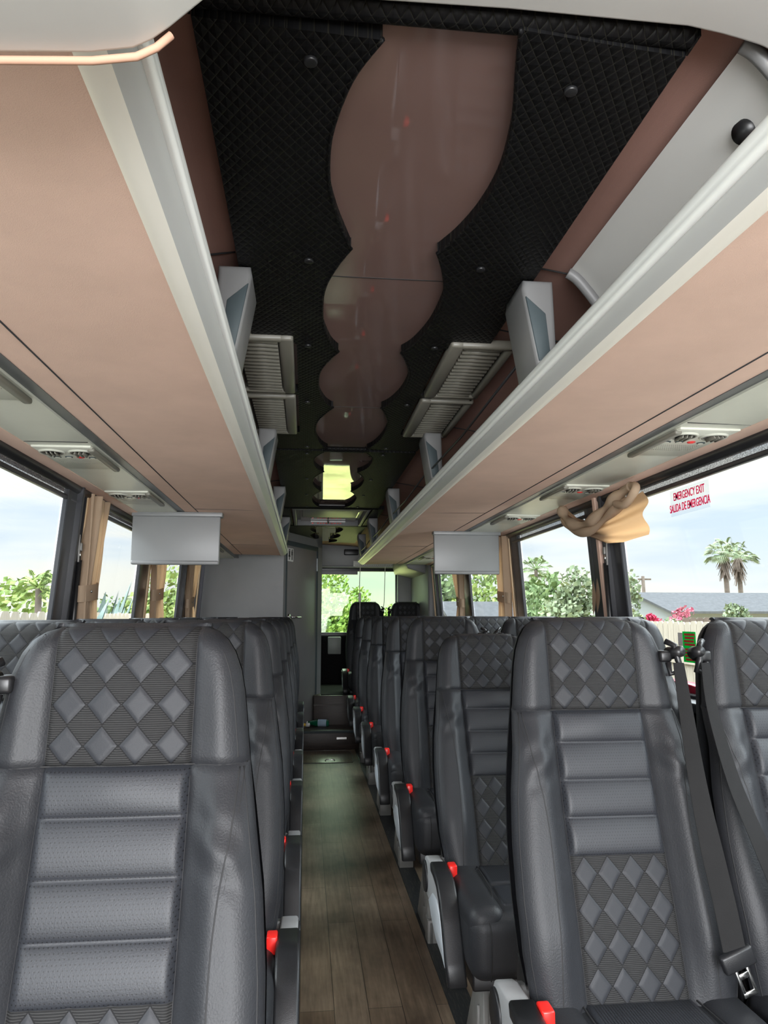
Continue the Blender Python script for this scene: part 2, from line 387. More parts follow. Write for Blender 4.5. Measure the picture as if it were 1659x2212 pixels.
# side walls below windows and the strip above
S('wall_left', MB().box(-1.12, -1.06, -1.7, YE, -.06, 1.03).box(-1.12, -1.04, -1.7, YE, 1.93, 2.3), M['carpet_dark'])
S('wall_right', MB().box(1.45, 1.51, -1.7, YE, -.06, 1.03).box(1.43, 1.51, -1.7, YE, 1.93, 2.3), M['carpet_dark'])
# ceiling shell (roof) closed above
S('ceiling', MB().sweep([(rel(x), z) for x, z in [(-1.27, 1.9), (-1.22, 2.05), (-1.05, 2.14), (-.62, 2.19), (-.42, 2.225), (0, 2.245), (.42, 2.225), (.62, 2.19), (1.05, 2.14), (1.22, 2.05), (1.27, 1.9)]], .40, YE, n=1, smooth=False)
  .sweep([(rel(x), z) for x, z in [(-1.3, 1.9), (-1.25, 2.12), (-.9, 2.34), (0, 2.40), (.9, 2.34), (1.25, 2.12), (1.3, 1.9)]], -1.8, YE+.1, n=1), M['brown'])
# seams of the headliner
sm = MB()
for y in (1.72, 3.27, 4.79, 6.3, 2.13):
    for sgn in (-1, 1):
        sm.tube([(rel(sgn*.38), y, 2.225), (rel(sgn*.62), y, 2.187), (rel(sgn*1.0), y, 2.142)], .0022, 6)
S('trim_3', sm, M['stitch'])

# ---------------- windows
def side_x(sgn, z):      # inner glass plane, leaning in towards the roof
    return rel(sgn*(1.245 - .035*(z-1.34)/.5))
def wall_quad(mb, sgn, y0, y1, z0, z1, t=.03, mi=0, off=0, bev=.004):
    """a bar that follows the leaning wall"""
    xa, xb = side_x(sgn, z0)-sgn*off, side_x(sgn, z1)-sgn*off
    pts = [(xa, y0, z0), (xa, y1, z0), (xb, y1, z1), (xb, y0, z1)]
    pts2 = [(p[0]-sgn*t, p[1], p[2]) for p in pts]
    vs = pts+pts2
    bm = bmesh.new(); V = [bm.verts.new(p) for p in vs]
    for f in ((0, 1, 2, 3), (7, 6, 5, 4), (0, 4, 5, 1), (1, 5, 6, 2), (2, 6, 7, 3), (3, 7, 4, 0)): bm.faces.new([V[i] for i in f])
    bmesh.ops.recalc_face_normals(bm, faces=bm.faces[:])
    if bev: bmesh.ops.bevel(bm, geom=bm.edges[:], offset=bev, segments=1, affect='EDGES')
    mb.bm(bm, mi, False)
ZS, ZT = 1.05, 1.90
WL = [(-1.5, 1.2), (1.35, 3.14), (3.46, 4.60), (4.90, 6.06), (6.50, 6.98)]
WR = [(-1.5, -.1), (.1, 3.13), (3.51, 4.69), (4.88, 6.21), (6.52, 7.62)]
wn = 0
for sgn, WW in ((-1, WL), (1, WR)):
    for (a, b) in WW:
        wn += 1
        fr = MB()
        bw = .045
        wall_quad(fr, sgn, a-bw, a, ZS-.02, ZT, .022); wall_quad(fr, sgn, b, b+bw, ZS-.02, ZT, .022)
        wall_quad(fr, sgn, a-bw, b+bw, ZS-.03, ZS, .03); wall_quad(fr, sgn, a-bw, b+bw, ZT-.02, ZT+.03, .03)
        f = S('window_%d' % wn, fr, M['frame'])
        gl = MB(); xa, xb = side_x(sgn, ZS)+sgn*.004, side_x(sgn, ZT)+sgn*.004
        gl.add([(xa, a, ZS), (xa, b, ZS), (xb, b, ZT), (xb, a, ZT), (xa+sgn*.005, a, ZS), (xa+sgn*.005, b, ZS), (xb+sgn*.005, b, ZT), (xb+sgn*.005, a, ZT)], [(0, 1, 2, 3), (7, 6, 5, 4), (0, 4, 5, 1), (1, 5, 6, 2), (2, 6, 7, 3), (3, 7, 4, 0)])
        gl.build('window_pane', M['glass'], f)
# pillars between windows
pn = 4
def pillar(sgn, y0, y1, mats='frame', strip=None, gx=0):
    global pn
    mb = MB(); wall_quad(mb, sgn, y0, y1, ZS-.02, ZT+.02, .02)
    if y1-y0 > .25:
        wall_quad(mb, sgn, y0+.09, y0+.115, ZS-.02, ZT, .045, bev=.003); wall_quad(mb, sgn, y0+.19, y0+.20, ZS-.02, ZT, .03, bev=0)
    S('trim_%d' % pn, mb, M[mats]); pn += 1
    if strip:
        mb = MB(); wall_quad(mb, sgn, strip[0], strip[1], ZS, ZT, .03, bev=.002)
        S('trim_%d' % pn, mb, M['cream_strip']); pn += 1
pillar(-1, 3.17, 3.43, strip=(3.385, 3.415)); pillar(-1, 4.63, 4.87, strip=(4.845, 4.875)); pillar(-1, 6.09, 6.47, strip=(6.43, 6.465)); pillar(-1, 1.23, 1.32); pillar(-1, 7.08, 7.395, 'frame_lilac', strip=(7.035, 7.07))
pillar(1, 3.16, 3.48); pillar(1, 4.72, 4.85, 'frame_grey', strip=(4.885, 4.915)); pillar(1, 6.24, 6.49); pillar(1, 7.65, 7.98, 'frame_grey', strip=(7.985, 8.02)); pillar(1, -.08, .06)
# brownish inner post of the right pillar
mb = MB(); wall_quad(mb, 1, 3.30, 3.335, ZS, ZT, .05, bev=.004); S('trim_%d' % pn, mb, M['pink']); pn += 1
# right/left sills
S('trim_%d' % pn, MB().box(1.36, 1.46, -1.6, 8.0, 1.00, 1.035, .008), M['dark']); pn += 1
S('trim_%d' % pn, MB().box(-1.07, -.97, -1.6, 7.4, 1.00, 1.035, .008), M['dark']); pn += 1

# ---------------- racks: underside, lip, service strip
def rack(sgn, y0, y1):
    global pn
    side = 'left' if sgn < 0 else 'right'
    t = thing('luggage_rack', 'pink cloth covered overhead luggage rack along the %s side' % side, 'luggage rack', (rel(sgn*.437), y0, 1.9))
    o = Vector((rel(sgn*.437), y0, 1.9)); 
    def loc(mb): mb.v = [(x-o.x, y-o.y, z-o.z) for x, y, z in mb.v]; return mb
    # underside shelf (solid slab)
    mb = MB().prism([(rel(sgn*.43), 1.897), (rel(sgn*.60), 1.901), (rel(sgn*.862), 1.905), (rel(sgn*.862), 1.93), (rel(sgn*.43), 1.925)], 'y', y0, y1)
    mb.tube([(rel(sgn*.79), y0, 1.9035), (rel(sgn*.79), y1, 1.9035)], .0022, 6, mi=1)
    for y in (3.93, 5.9): 
        if y < y1: mb.tube([(rel(sgn*.44), y, 1.8985), (rel(sgn*.79), y+.01, 1.9035)], .0012, 5, mi=1)
    loc(mb).build('shelf', [M['pink'], M['stitch']], t)
    # rail: cream underside strip, grey concave face, white rounded top
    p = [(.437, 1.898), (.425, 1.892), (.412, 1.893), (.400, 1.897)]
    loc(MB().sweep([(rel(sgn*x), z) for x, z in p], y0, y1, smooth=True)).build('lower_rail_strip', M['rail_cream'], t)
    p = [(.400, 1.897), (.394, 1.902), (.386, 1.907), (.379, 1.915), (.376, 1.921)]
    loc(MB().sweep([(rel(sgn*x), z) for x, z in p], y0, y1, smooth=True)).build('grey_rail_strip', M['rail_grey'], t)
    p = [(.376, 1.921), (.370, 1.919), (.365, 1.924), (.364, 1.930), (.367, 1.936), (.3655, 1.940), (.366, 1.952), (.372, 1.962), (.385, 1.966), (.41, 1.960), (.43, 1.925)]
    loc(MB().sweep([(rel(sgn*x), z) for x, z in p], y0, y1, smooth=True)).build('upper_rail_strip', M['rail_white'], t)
    loc(MB().prism([(rel(sgn*x), z) for x, z in [(.437, 1.90), (.425, 1.894), (.400, 1.898), (.376, 1.921), (.365, 1.926), (.366, 1.952), (.385, 1.966), (.43, 1.96)]], 'y', y1, y1+.006)).build('rail_end_cap', M['rail_cream'], t)
    # outer part of the slab behind the service strip
    return t
RL = rack(-1, .585, 6.88); RR = rack(1, .55, 7.98)
def service_strip(sgn, y0, y1):
    global pn
    mb = MB().prism([(rel(sgn*.862), 1.903), (rel(sgn*.905), 1.908), (rel(sgn*.905), 1.94), (rel(sgn*.862), 1.94)], 'y', y0, y1); S('trim_%d' % pn, mb, M['frame_grey']); pn += 1
    mb = MB().prism([(rel(sgn*.905), 1.901), (rel(sgn*1.112), 1.899), (rel(sgn*1.112), 1.93), (rel(sgn*.905), 1.93)], 'y', y0, y1); S('trim_%d' % pn, mb, M['psu']); pn += 1
    mb = MB().prism([(rel(sgn*1.112), 1.897), (rel(sgn*1.178), 1.893), (rel(sgn*1.26), 1.93), (rel(sgn*1.112), 1.93)], 'y', y0, y1); S('trim_%d' % pn, mb, M['pink']); pn += 1
    mb = MB().tube([(rel(sgn*1.192), y0, 1.888), (rel(sgn*1.192), y1, 1.888)], .024, 14); S('trim_%d' % pn, mb, M['dark']); pn += 1
service_strip(-1, -.8, 7.35); service_strip(1, -.8, 8.0)
# roller blinds over each window
def blind(sgn, y0, y1, label):
    x = rel(sgn*1.197)
    t = thing('roller_blind', label, 'blind', (x, y0, 1.87), group='roller blinds above the windows')
    MB().box(-.0015, .0015, 0, y1-y0, -.028, 0).build('mesh_cloth', M['blind'], t)
    MB().box(-.011, .007, -.01, y1-y0+.01, -.048, -.028, .006).build('bottom_bar', M['frame'], t)
for (sgn, a, b, lb) in [(-1, 1.2, 3.42, 'rolled up mesh blind over the nearest left window'), (-1, 3.55, 4.85, 'rolled up mesh blind above the left window beside the first tied curtain'),
                        (-1, 4.95, 6.4, 'rolled up mesh blind above the third left window behind the hanging screen'),
                        (1, .2, 3.16, 'rolled up mesh blind above the emergency exit window'), (1, 3.45, 4.80, 'rolled up mesh blind over the window between the swag and right screen'),
                        (1, 4.95, 6.4, 'rolled up mesh blind over the third right window behind the hanging screen')]:
    blind(sgn, a, b, lb)

# ---------------- gloss laminate and black quilted ceiling panels
ZG = 2.215
S('trim_%d' % pn, MB().box(rel(-.25), rel(.25), .9, 8.65, ZG, ZG+.012), M['gloss']); pn += 1
S('trim_%d' % pn, MB().box(rel(-.25), rel(.25), 1.80, 1.803, ZG-.0012, ZG).box(rel(-.25), rel(.25), 3.0, 3.003, ZG-.0012, ZG), M['stitch']); pn += 1
def catmull(pts, n=6):
    out = []
    P = [Vector(p) for p in pts]
    for i in range(len(P)-1):
        p0, p1, p2, p3 = P[max(i-1, 0)], P[i], P[i+1], P[min(i+2, len(P)-1)]
        for k in range(n):
            t = k/n; out.append((.5*((2*p1)+(-p0+p2)*t+(2*p0-5*p1+4*p2-p3)*t*t+(-p0+3*p1-3*p2+p3)*t**3))[:])
    out.append(P[-1][:]); return out
# scallop outline: half width of the opening against Y (cusp, bulge, cusp ...)
def scallop(sgn, segs):
    out = []
    for s in segs: c = catmull(s); out += c if not out else c
    return [(rel(sgn*x), y) for x, y in out]
def bulge(y0, y1, a=.102, b=.163):   # from cusp y0 to cusp y1
    h = y1-y0
    return [(a, y0), (a+(b-a)*.45, y0+h*.12), (b-.006, y0+h*.30), (b, y0+h*.48), (b-.008, y0+h*.70), (a+(b-a)*.45, y0+h*.90), (a, y1)]
PT = .030
def quilt_panel(name, sgn, inner, y0, y1, cut=None, label='', outer=.370):
    pts = list(inner)
    o_ = [(rel(sgn*outer), y1), (rel(sgn*outer), y0)]
    if cut: o_ = [(rel(sgn*outer), y1), (rel(sgn*outer), cut[1]), (rel(sgn*(cut[2]+.03)), cut[1]-.003), (rel(sgn*cut[2]), cut[1]-.03)] + \
                 [(rel(sgn*cut[2]), cut[0]+.55+.035), (rel(sgn*(cut[2]+.05)), cut[0]+.55+.03), (rel(sgn*(cut[2]+.05)), cut[0]+.55), (rel(sgn*cut[2]), cut[0]+.55-.01)] + \
                 [(rel(sgn*cut[2]), cut[0]+.05), (rel(sgn*(cut[2]+.03)), cut[0]+.012), (rel(sgn*(outer)), cut[0]), (rel(sgn*outer), y0)]
    zc = ZG-PT
    mb = MB().prism(pts+o_, 'z', zc, ZG-.001, 0)
    mb.tube([(x, y, zc+.002) for x, y in pts], .0045, 6)
    o = mb.build(name, M['quilt_black'], label=label, category='ceiling panel')
    # button studs as parts
    return o
def studs(par, pts):
    for (x, y) in pts:
        MB().prism([(x+.011*math.cos(a*PI/6), y+.011*math.sin(a*PI/6)) for a in range(12)], 'z', ZG-PT-.007, ZG-PT, .002).build('button_stud', M['dark'], par)
segF_L = [[(.094, .97), (.128, 1.04), (.148, 1.11), (.163, 1.20), (.165, 1.29), (.157, 1.38), (.137, 1.48), (.104, 1.60)], bulge(1.60, 2.275), bulge(2.275, 2.92), bulge(2.92, 3.68, .095)[:7]]
segF_R = [[(.105, .93), (.125, 1.02), (.150, 1.13), (.168, 1.28), (.160, 1.41), (.135, 1.52), (.104, 1.60)], bulge(1.60, 2.265), bulge(2.265, 2.91), bulge(2.91, 3.66, .105)]
pl = quilt_panel('quilted_ceiling_panel', -1, scallop(-1, segF_L), .955, 3.68, (2.17, 3.36, .235), 'black quilted ceiling panel, near one left of the glossy strip'); studs(pl, [(rel(-.20), 1.02), (rel(-.20), 1.66), (rel(-.20), 2.22), (rel(-.20), 2.84), (rel(-.20), 3.62)])
pr = quilt_panel('quilted_ceiling_panel', 1, scallop(1, segF_R), .955, 3.68, (2.17, 3.36, .235), 'black quilted ceiling panel, near one right of the glossy strip'); studs(pr, [(rel(.22), 1.04), (rel(.22), 1.66), (rel(.20), 2.20), (rel(.20), 2.84), (rel(.20), 3.62)])
for sgn, nm in ((-1, 'left'), (1, 'right')):
    s2 = [bulge(3.72, 4.28, .10), bulge(4.28, 4.95), bulge(4.95, 5.70, .102)]
    p = quilt_panel('quilted_ceiling_panel', sgn, scallop(sgn, s2), 3.72, 5.74, None, 'black quilted ceiling panel, middle one %s of the glossy strip before the roof hatch' % nm)
    studs(p, [(rel(sgn*.20), 3.78), (rel(sgn*.20), 4.5), (rel(sgn*.20), 5.1), (rel(sgn*.20), 5.66)])
    s3 = [bulge(6.95, 7.5, .10), bulge(7.5, 8.05), bulge(8.05, 8.5, .06, .15)]
    quilt_panel('quilted_ceiling_panel', sgn, scallop(sgn, s3), 6.95, 8.55, None, 'black quilted ceiling panel, rear one %s of the centre behind the roof hatch' % nm)
    quilt_panel('quilted_ceiling_panel', sgn, [(rel(sgn*.33), 5.78), (rel(sgn*.33), 6.86)], 5.78, 6.86, None, 'black quilted strip beside the roof hatch on the %s' % nm, .42)
# cross tubes
def bolster(y, z, r, x0, x1, label, fl=.5):
    mb = MB(); n = 60; vs = []
    P = np.zeros((n+1, 17, 3))
    for i in range(n+1):
        x = x0+(x1-x0)*i/n
        for k in range(17):
            a = 2*PI*k/16
            P[i, k] = (x, y+r*math.cos(a)*1.0, z+r*fl*math.sin(a))
    mb.grid(P[:, ::-1]); mb.box(x0-.004, x0, y-r, y+r, z-r*fl, z+r*fl); mb.box(x1, x1+.004, y-r, y+r, z-r*fl, z+r*fl)
    o = mb.build('padded_cross_bar', M['quilt_black'], label=label, category='padded bar'); return o
bolster(.938, 2.206, .020, -.176, .566, 'black quilted padded bar across the ceiling at the front', .8)
bolster(3.70, 2.190, .028, rel(-.12), rel(.12), 'short black padded bar across the glossy strip beyond the vents')
bolster(5.76, 2.190, .03, rel(-.37), rel(.37), 'black padded bar across the ceiling just before the roof hatch')
bolster(6.90, 2.190, .03, rel(-.37), rel(.37), 'black padded bar across the ceiling just behind the roof hatch')
# ---------------- roof hatch
t = thing('roof_hatch', 'grey roof escape hatch with instruction label', 'roof hatch', (CX, 6.33, 2.2))
fr = MB()
for (a, b, c, d) in [(-.315, -.285, -.53, .52), (.285, .315, -.53, .52), (-.285, .285, .49, .52), (-.285, .285, -.53, -.50)]: fr.box(a, b, c, d, -.025, .06, .006)
fr.build('hatch_frame', M['grey_plastic'], t)
MB().box(-.285, .285, -.50, .49, .03, .05).box(-.24, .24, -.45, .1, .0, .03, .01).build('hatch_cover', M['cab_grey'], t)
lb = MB().add([(-.16, .42, .0), (.16, .42, .0), (.16, .488, -.012), (-.16, .488, -.012), (-.16, .42, .012), (.16, .42, .012), (.16, .488, .0), (-.16, .488, .0)], [(3, 2, 1, 0), (4, 5, 6, 7), (0, 1, 5, 4), (2, 3, 7, 6), (0, 4, 7, 3), (1, 2, 6, 5)])
for i in range(9): lb.box(-.10+i*.026, -.085+i*.026, .44, .45, -.012, -.006, mi=1)
lb.box(-.15, -.135, .44, .46, -.013, -.006, mi=2)
lb.build('instruction_label', [M['white'], M['redprint'], M['red']], t)
MB().tube([(.0, .30, .0), (.0, .33, -.02), (.0, .36, 0)], .008).build('hatch_handle', M['metal'], t)
# ---------------- air return grilles
def grille(sgn, y0, y1, lb):
    w0, w1 = .245, .455
    t = thing('air_grille', lb, 'vent grille', (rel(sgn*w0), y0, 2.19), group='beige ceiling vent grilles')
    D = y1-y0; W = w1-w0
    def X(x): return sgn*x
    mb = MB()
    def bx(a, b, c, d, e, f, bev=.0):
        mb.box(min(X(a), X(b)), max(X(a), X(b)), c, d, e, f, bev)
    # frame ring
    bx(0, .045, 0, D, -.02, .012, .008); bx(W-.028, W, 0, D, -.02, .006, .01); bx(.03, W, 0, .028, -.02, .010, .008); bx(.03, W, D-.028, D, -.02, .010, .008)
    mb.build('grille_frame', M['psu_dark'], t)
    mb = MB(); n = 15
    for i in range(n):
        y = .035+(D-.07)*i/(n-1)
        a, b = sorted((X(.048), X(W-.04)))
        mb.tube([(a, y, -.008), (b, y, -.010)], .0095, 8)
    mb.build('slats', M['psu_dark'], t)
    mb = MB(); a, b = sorted((X(.04), X(W-.03))); mb.box(a, b, .02, D-.02, -.004, .004); mb.build('grille_backing', M['dark'], t)
for sgn, nm in ((-1, 'left'), (1, 'right')):
    grille(sgn, 2.15, 2.70, 'beige slatted vent grille on the ceiling, nearer one on the %s' % nm)
    grille(sgn, 2.75, 3.33, 'beige slatted vent grille on the ceiling, farther one on the %s' % nm)
# ---------------- rack brackets
BY = [1.70, 3.25, 4.77, 6.28, 7.55]
for sgn, nm in ((-1, 'left'), (1, 'right')):
    for i, y in enumerate(BY):
        if sgn < 0 and i > 3: continue
        t = thing('rack_bracket', 'grey bracket with slate inset holding the %s rack, %s from the front' % (nm, ['first', 'second', 'third', 'fourth', 'fifth'][i]), 'bracket', (rel(sgn*.40), y, 1.95), group='luggage rack brackets')
        z1 = .232
        # tapered body (X profile), depth along y
        pr_ = [(sgn*(-.030), 0), (sgn*(.02), 0), (sgn*(.022), .05), (sgn*.018, z1), (sgn*(-.060), z1), (sgn*(-.064), z1-.025)]
        MB().prism(pr_, 'y', 0, .17, .012, 3).build('bracket_body', M['grey_plastic'], t)
        # slate inset on the face that looks at the aisle/front
        q = [(-.036, .018, .05), (-.052, .018, z1-.05), (-.052, .15, z1-.05), (-.036, .15, .05)]
        MB().prism([(sgn*(-.026), .018), (sgn*(.004), .03), (sgn*-.006, z1-.09), (sgn*(-.056), z1-.045)], 'y', -.003, .01, .0015, 1).build('slate_inset', M['slate'], t)
# white moulded liner in the first bay of the right rack, and its end frame
pf = [(.455, 2.200), (.475, 2.188), (.50, 2.160), (.535, 2.11), (.565, 2.04), (.58, 1.97), (.585, 1.93)]
mb = MB().sweep([(rel(x), z) for x, z in catmull([(a, b, 0) for a, b in pf]) for x, z in [(x, z)]] if False else [(rel(p[0]), p[1]) for p in catmull([(a, b, 0) for a, b in pf])], .93, 1.70, smooth=True)
t = thing('rack_liner', 'smooth off-white moulded liner in the nearest bay of the right rack', 'liner', (0, 0, 0)); mb.build('liner_sheet', M['white_plastic'], t)
MB().tube([(rel(.540), 1.045, 2.150), (rel(.508), 1.04, 2.128)], [.024, .018], 20).build('black_plug', M['dark'], t)
mb = MB(); cur = [(rel(p[0]), p[1]) for p in catmull([(a, b, 0) for a, b in pf])]
mb.tube([(x-.008, .93, z-.008) for x, z in cur], .012, 8); mb.build('end_frame', M['grey_plastic'], t); MB().tube([(x-.006, 1.68, z-.006) for x, z in cur], .014, 8).build('end_frame', M['grey_plastic'], t)

# ---------------- cords over the right rack
for i in range(len(BY)-1):
    a, b = BY[i]+.16, BY[i+1]+.05
    if i == 0: a = 1.86
    MB().tube([(rel(.372), a, 2.02), (rel(.368), (a+b)/2, 1.995), (rel(.372), b, 2.01)], .004, 8).build('elastic_cord', M['dark'], label='black elastic retaining cord across the right rack opening in bay %s from the front' % ['two', 'three', 'four', 'five'][i], category='cord', group='retaining cords')

# ---------------- front fascia (white mouldings overhead)
def onY_poly(pts): return pts
# right/centre front ceiling moulding
fa = [(-.30, 2.168), (-.124, 2.172), (.096, 2.182), (.273, 2.186), (.538, 2.184), (.591, 2.176), (.619, 2.170), (.647, 2.163), (.68, 2.150), (.8, 2.09), (.95, 1.99), (.95, 2.36), (-.3, 2.36)]
S('trim_%d' % pn, MB().prism([(x, z) for x, z in fa], 'y', .28, .90, .006, 3), M['white_plastic']); pn += 1
# left console with pink piping
co = [(-1.02, 1.797), (-.34, 1.799), (-.26, 1.802), (-.186, 1.808), (-.152, 1.815), (-.137, 1.824), (-.122, 1.838), (-.092, 1.870), (-.02, 1.95), (.05, 2.05), (.05, 2.36), (-1.02, 2.36)]
t = thing('front_console', 'off-white moulded overhead console with pink edge at the front left', 'overhead console', (0, .36, 0))
MB().prism(co, 'y', -.25, .22, .006, 3).build('console_body', M['white_plastic'], t)
MB().tube([(-1.02, .221, 1.793), (-.6, .221, 1.795), (-.34, .221, 1.796), (-.26, .221, 1.798), (-.186, .221, 1.804), (-.150, .221, 1.811), (-.134, .221, 1.821), (-.122, .221, 1.834)], .0034, 8).build('edge_piping', M['piping'], t)

# ---------------- rear of the bus
S('wall_rear', MB().box(-1.1, 1.5, YE, YE+.06, -.06, 1.10).box(-1.1, 1.5, YE, YE+.06, 1.93, 2.4).box(1.17, 1.5, YE-.0, YE+.06, 1.10, 1.93).box(-1.1, -.6, YE, YE+.06, 1.1, 1.93), M['carpet_dark'])
S('trim_%d' % pn, MB().box(.12, 1.5, YE-.05, YE, 1.965, 2.30, .01).box(.12, 1.5, YE-.08, YE, 1.95, 1.975, .008), M['cab_grey']); pn += 1
mb = MB(); mb.box(-.6, 1.17, YE-.02, YE+.02, 1.905, 1.955, .004).box(-.6, .66, YE-.02, YE+.02, 1.865, 1.91).box(-.6, 1.17, YE-.02, YE+.02, 1.08, 1.13, .004).box(1.15, 1.19, YE-.02, YE+.02, 1.08, 1.95, .004)
f = S('window_%d' % (wn+1), mb, M['dark']); MB().box(-.6, 1.16, YE+.005, YE+.011, 1.12, 1.92).build('window_pane', M['glass_rear'], f)
# right rear corner lining
mb = MB().box(1.17, 1.45, YE-.10, YE, 1.03, 1.96, .01).box(1.34, 1.45, 8.0, YE-.05, 1.0, 1.96, .02).prism([(1.10, 1.99), (1.45, 1.99), (1.45, 1.80), (1.38, 1.80), (1.14, 1.87)], 'y', 8.2, YE, .01)
S('trim_%d' % pn, mb, M['cab_grey']); pn += 1
MB().box(.48, .665, YE-.085, YE-.05, 2.11, 2.185, .012, 3).build('emergency_lamp', M['dark'], label='black oblong lamp on the grey header above the rear window', category='lamp')
t = MB().box(.60, 1.13, YE-.095, YE-.086, 1.965, 2.035)
for i in range(20): t.box(.625+i*.024, .641+i*.024, YE-.0965, YE-.095, 1.978, 1.983, mi=1)
for x in (.70, .90): t.box(x, x+.03, YE-.0965, YE-.095, 1.995, 2.015, mi=2)
t.build('instruction_strip', [M['white'], M['blackprint'], M['cream_strip']], label='long white instruction sticker above the rear window', category='sticker')
MB().box(.285, .45, YE-.08, YE-.002, .86, 1.075, .01, 2).build('storage_box', M['cab_grey'], label='small grey box mounted under the rear window', category='box')
# toilet cabin
S('wall_front_cabin', MB().box(-1.05, -.225, 7.40, 7.46, 0, 2.24), M['cab_grey'])
A = Vector((-.225, 7.40, 0)); B = Vector((.178, 8.33, 0)); d = (B-A); Ln = d.length; ang = math.atan2(d.y, d.x)
mt = Matrix.Translation(A) @ Matrix.Rotation(ang, 4, 'Z')
mb = MB().box(0, .06, 0, .05, 0, 2.24, mat=mt).box(Ln-.14, Ln, 0, .05, 0, 2.24, mat=mt).box(0, Ln, 0, .05, 2.10, 2.24, mat=mt).box(0, Ln, 0, .05, 0, .19, mat=mt)
S('wall_cabin_side', mb, M['cab_grey'])
S('wall_cabin_aisle', MB().box(.15, .178, 8.33, YE, 0, 2.24), M['cab_grey'])
gk = MB().box(.055, Ln-.13, -.008, .01, 2.05, 2.10, .006, mat=mt).box(Ln-.165, Ln-.128, -.008, .01, .25, 2.10, .006, mat=mt).box(.05, .075, -.008, .01, .2, 2.08, .004, mat=mt)
S('trim_%d' % pn, gk, M['slate']); pn += 1
t = S('door_1', MB().box(.075, Ln-.165, -.002, .03, .2, 2.052, .004, mat=mt), M['cab_door'])
hb = MB().tube([mt @ Vector((.125, -.003, 1.325)), mt @ Vector((.125, -.015, 1.325))], .033, 20).tube([mt @ Vector((.125, -.01, 1.325)), mt @ Vector((.125, -.055, 1.325)), mt @ Vector((.14, -.062, 1.325)), mt @ Vector((.30, -.062, 1.325))], .0095, 10)
hb.build('door_handle', M['chrome'], t)
MB().box(Ln-.17, Ln-.155, -.014, -.002, 1.83, 1.97, .003, mat=mt).build('door_hinge', M['arm_white'], t)
# toilet sign with two small figures
sg = MB().box(.085, .215, -.006, -.002, 1.89, 2.025, mat=mt)
def fig(cx, skirt):
    sg.box(cx-.008, cx+.008, -.0075, -.006, 2.0, 2.014, .004, mi=1, mat=mt)
    sg.box(cx-.014, cx+.014, -.0075, -.006, 1.955, 1.997, mi=1, mat=mt)
    if skirt: sg.prism([(cx-.024, 1.935), (cx+.024, 1.935), (cx+.010, 1.965), (cx-.010, 1.965)], 'y', -.0075, -.006, mi=1, mat=mt)
    sg.box(cx-.011, cx-.003, -.0075, -.006, 1.905, 1.957, mi=1, mat=mt); sg.box(cx+.003, cx+.011, -.0075, -.006, 1.905, 1.957, mi=1, mat=mt)
fig(.118, True); fig(.182, False)
sg.build('toilet_sign', [M['white'], M['blackprint']], label='white toilet sign with a woman and a man, high on the grey door', category='sign')
# steps, platform, floor hatch
S('trim_%d' % pn, MB().box(-.25, .60, 7.645, 8.09, 0, .185, .006), M['wood_dark']); pn += 1
S('trim_%d' % pn, MB().box(-.25, .61, 7.635, 7.66, .165, .19, .004), M['slate']); pn += 1
S('trim_%d' % pn, MB().box(.10, .62, 8.09, YE, 0, .49, .006).box(.10, .62, 8.08, 8.10, .385, .40), M['wood_dark']); pn += 1
S('trim_%d' % pn, MB().box(.178, .62, 8.12, YE, .49, .498), M['carpet_dark']); pn += 1
S('trim_%d' % pn, MB().box(.60, 1.45, 7.75, YE, 0, .16), M['carpet_dark']); pn += 1
MB().box(.33, .43, 7.630, 7.636, .105, .125).build('step_plate', M['metal'], label='thin silver plate on the riser of the first rear step', category='plate')
t = thing('floor_hatch', 'thin metal-edged floor hatch in front of the rear steps', 'floor hatch', (.23, 7.3, 0))
mb = MB(); mb.box(-.235, .225, -.32, .30, .0, .004, .0015); mb.build('hatch_plate', M['wood'], t)
rim = MB().tube([(-.235, -.32, .004), (.16, -.32, .004), (.215, -.30, .004), (.235, -.25, .004), (.235, .22, .004), (.20, .30, .004), (-.235, .30, .004), (-.235, -.32, .004)], .004, 6); rim.build('metal_rim', M['leg'], t)
MB().tube([(-.03, -.24, .004), (-.02, -.24, .016), (.05, -.24, .016), (.06, -.24, .004)], .006, 8).build('pull_handle', M['metal'], t)

# bottles on the first step
def lathe(mb, prof, mat, n=20, mi=0):
    P = np.zeros((len(prof), n+1, 3))
    for i, (r, h) in enumerate(prof):
        for k in range(n+1):
            v_ = mat @ Vector((r*math.cos(2*PI*k/n), r*math.sin(2*PI*k/n), h)); P[i, k] = v_[:]
    mb.grid(P[:, ::-1], mi)
gm = Mat('green_bottle_plastic', (.0, .16, .07), .12, .6); gm.b.inputs['Transmission Weight'].default_value = .35
M['bottle_green'] = gm.m; M['bottle_label'] = Mat('bottle_label_paper', (.42, .55, .68), .5).m; M['bottle_yellow'] = Mat('yellow_bottle', (.85, .55, .05), .3).m
t = thing('water_bottle', 'green plastic bottle with a pale blue label lying on the rear step', 'bottle', (.155, 7.97, .222)); rm = Matrix.Rotation(math.radians(98), 4, 'Y') @ Matrix.Identity(4)
rm = Matrix.Rotation(math.radians(-12), 4, 'Z') @ Matrix.Rotation(math.radians(90), 4, 'Y')
mb = MB(); lathe(mb, [(.0, .11), (.030, .108), (.036, .10), (.036, -.03), (.028, -.06), (.015, -.10), (.013, -.12), (0, -.12)], rm); mb.build('bottle_body', M['bottle_green'], t)
mb = MB(); lathe(mb, [(.0365, .085), (.037, .084), (.037, -.005), (.0365, -.006)], rm); mb.build('bottle_label', M['bottle_label'], t)
mb = MB(); lathe(mb, [(0, -.14), (.016, -.139), (.016, -.118), (0, -.118)], rm); mb.build('bottle_cap', M['white'], t)
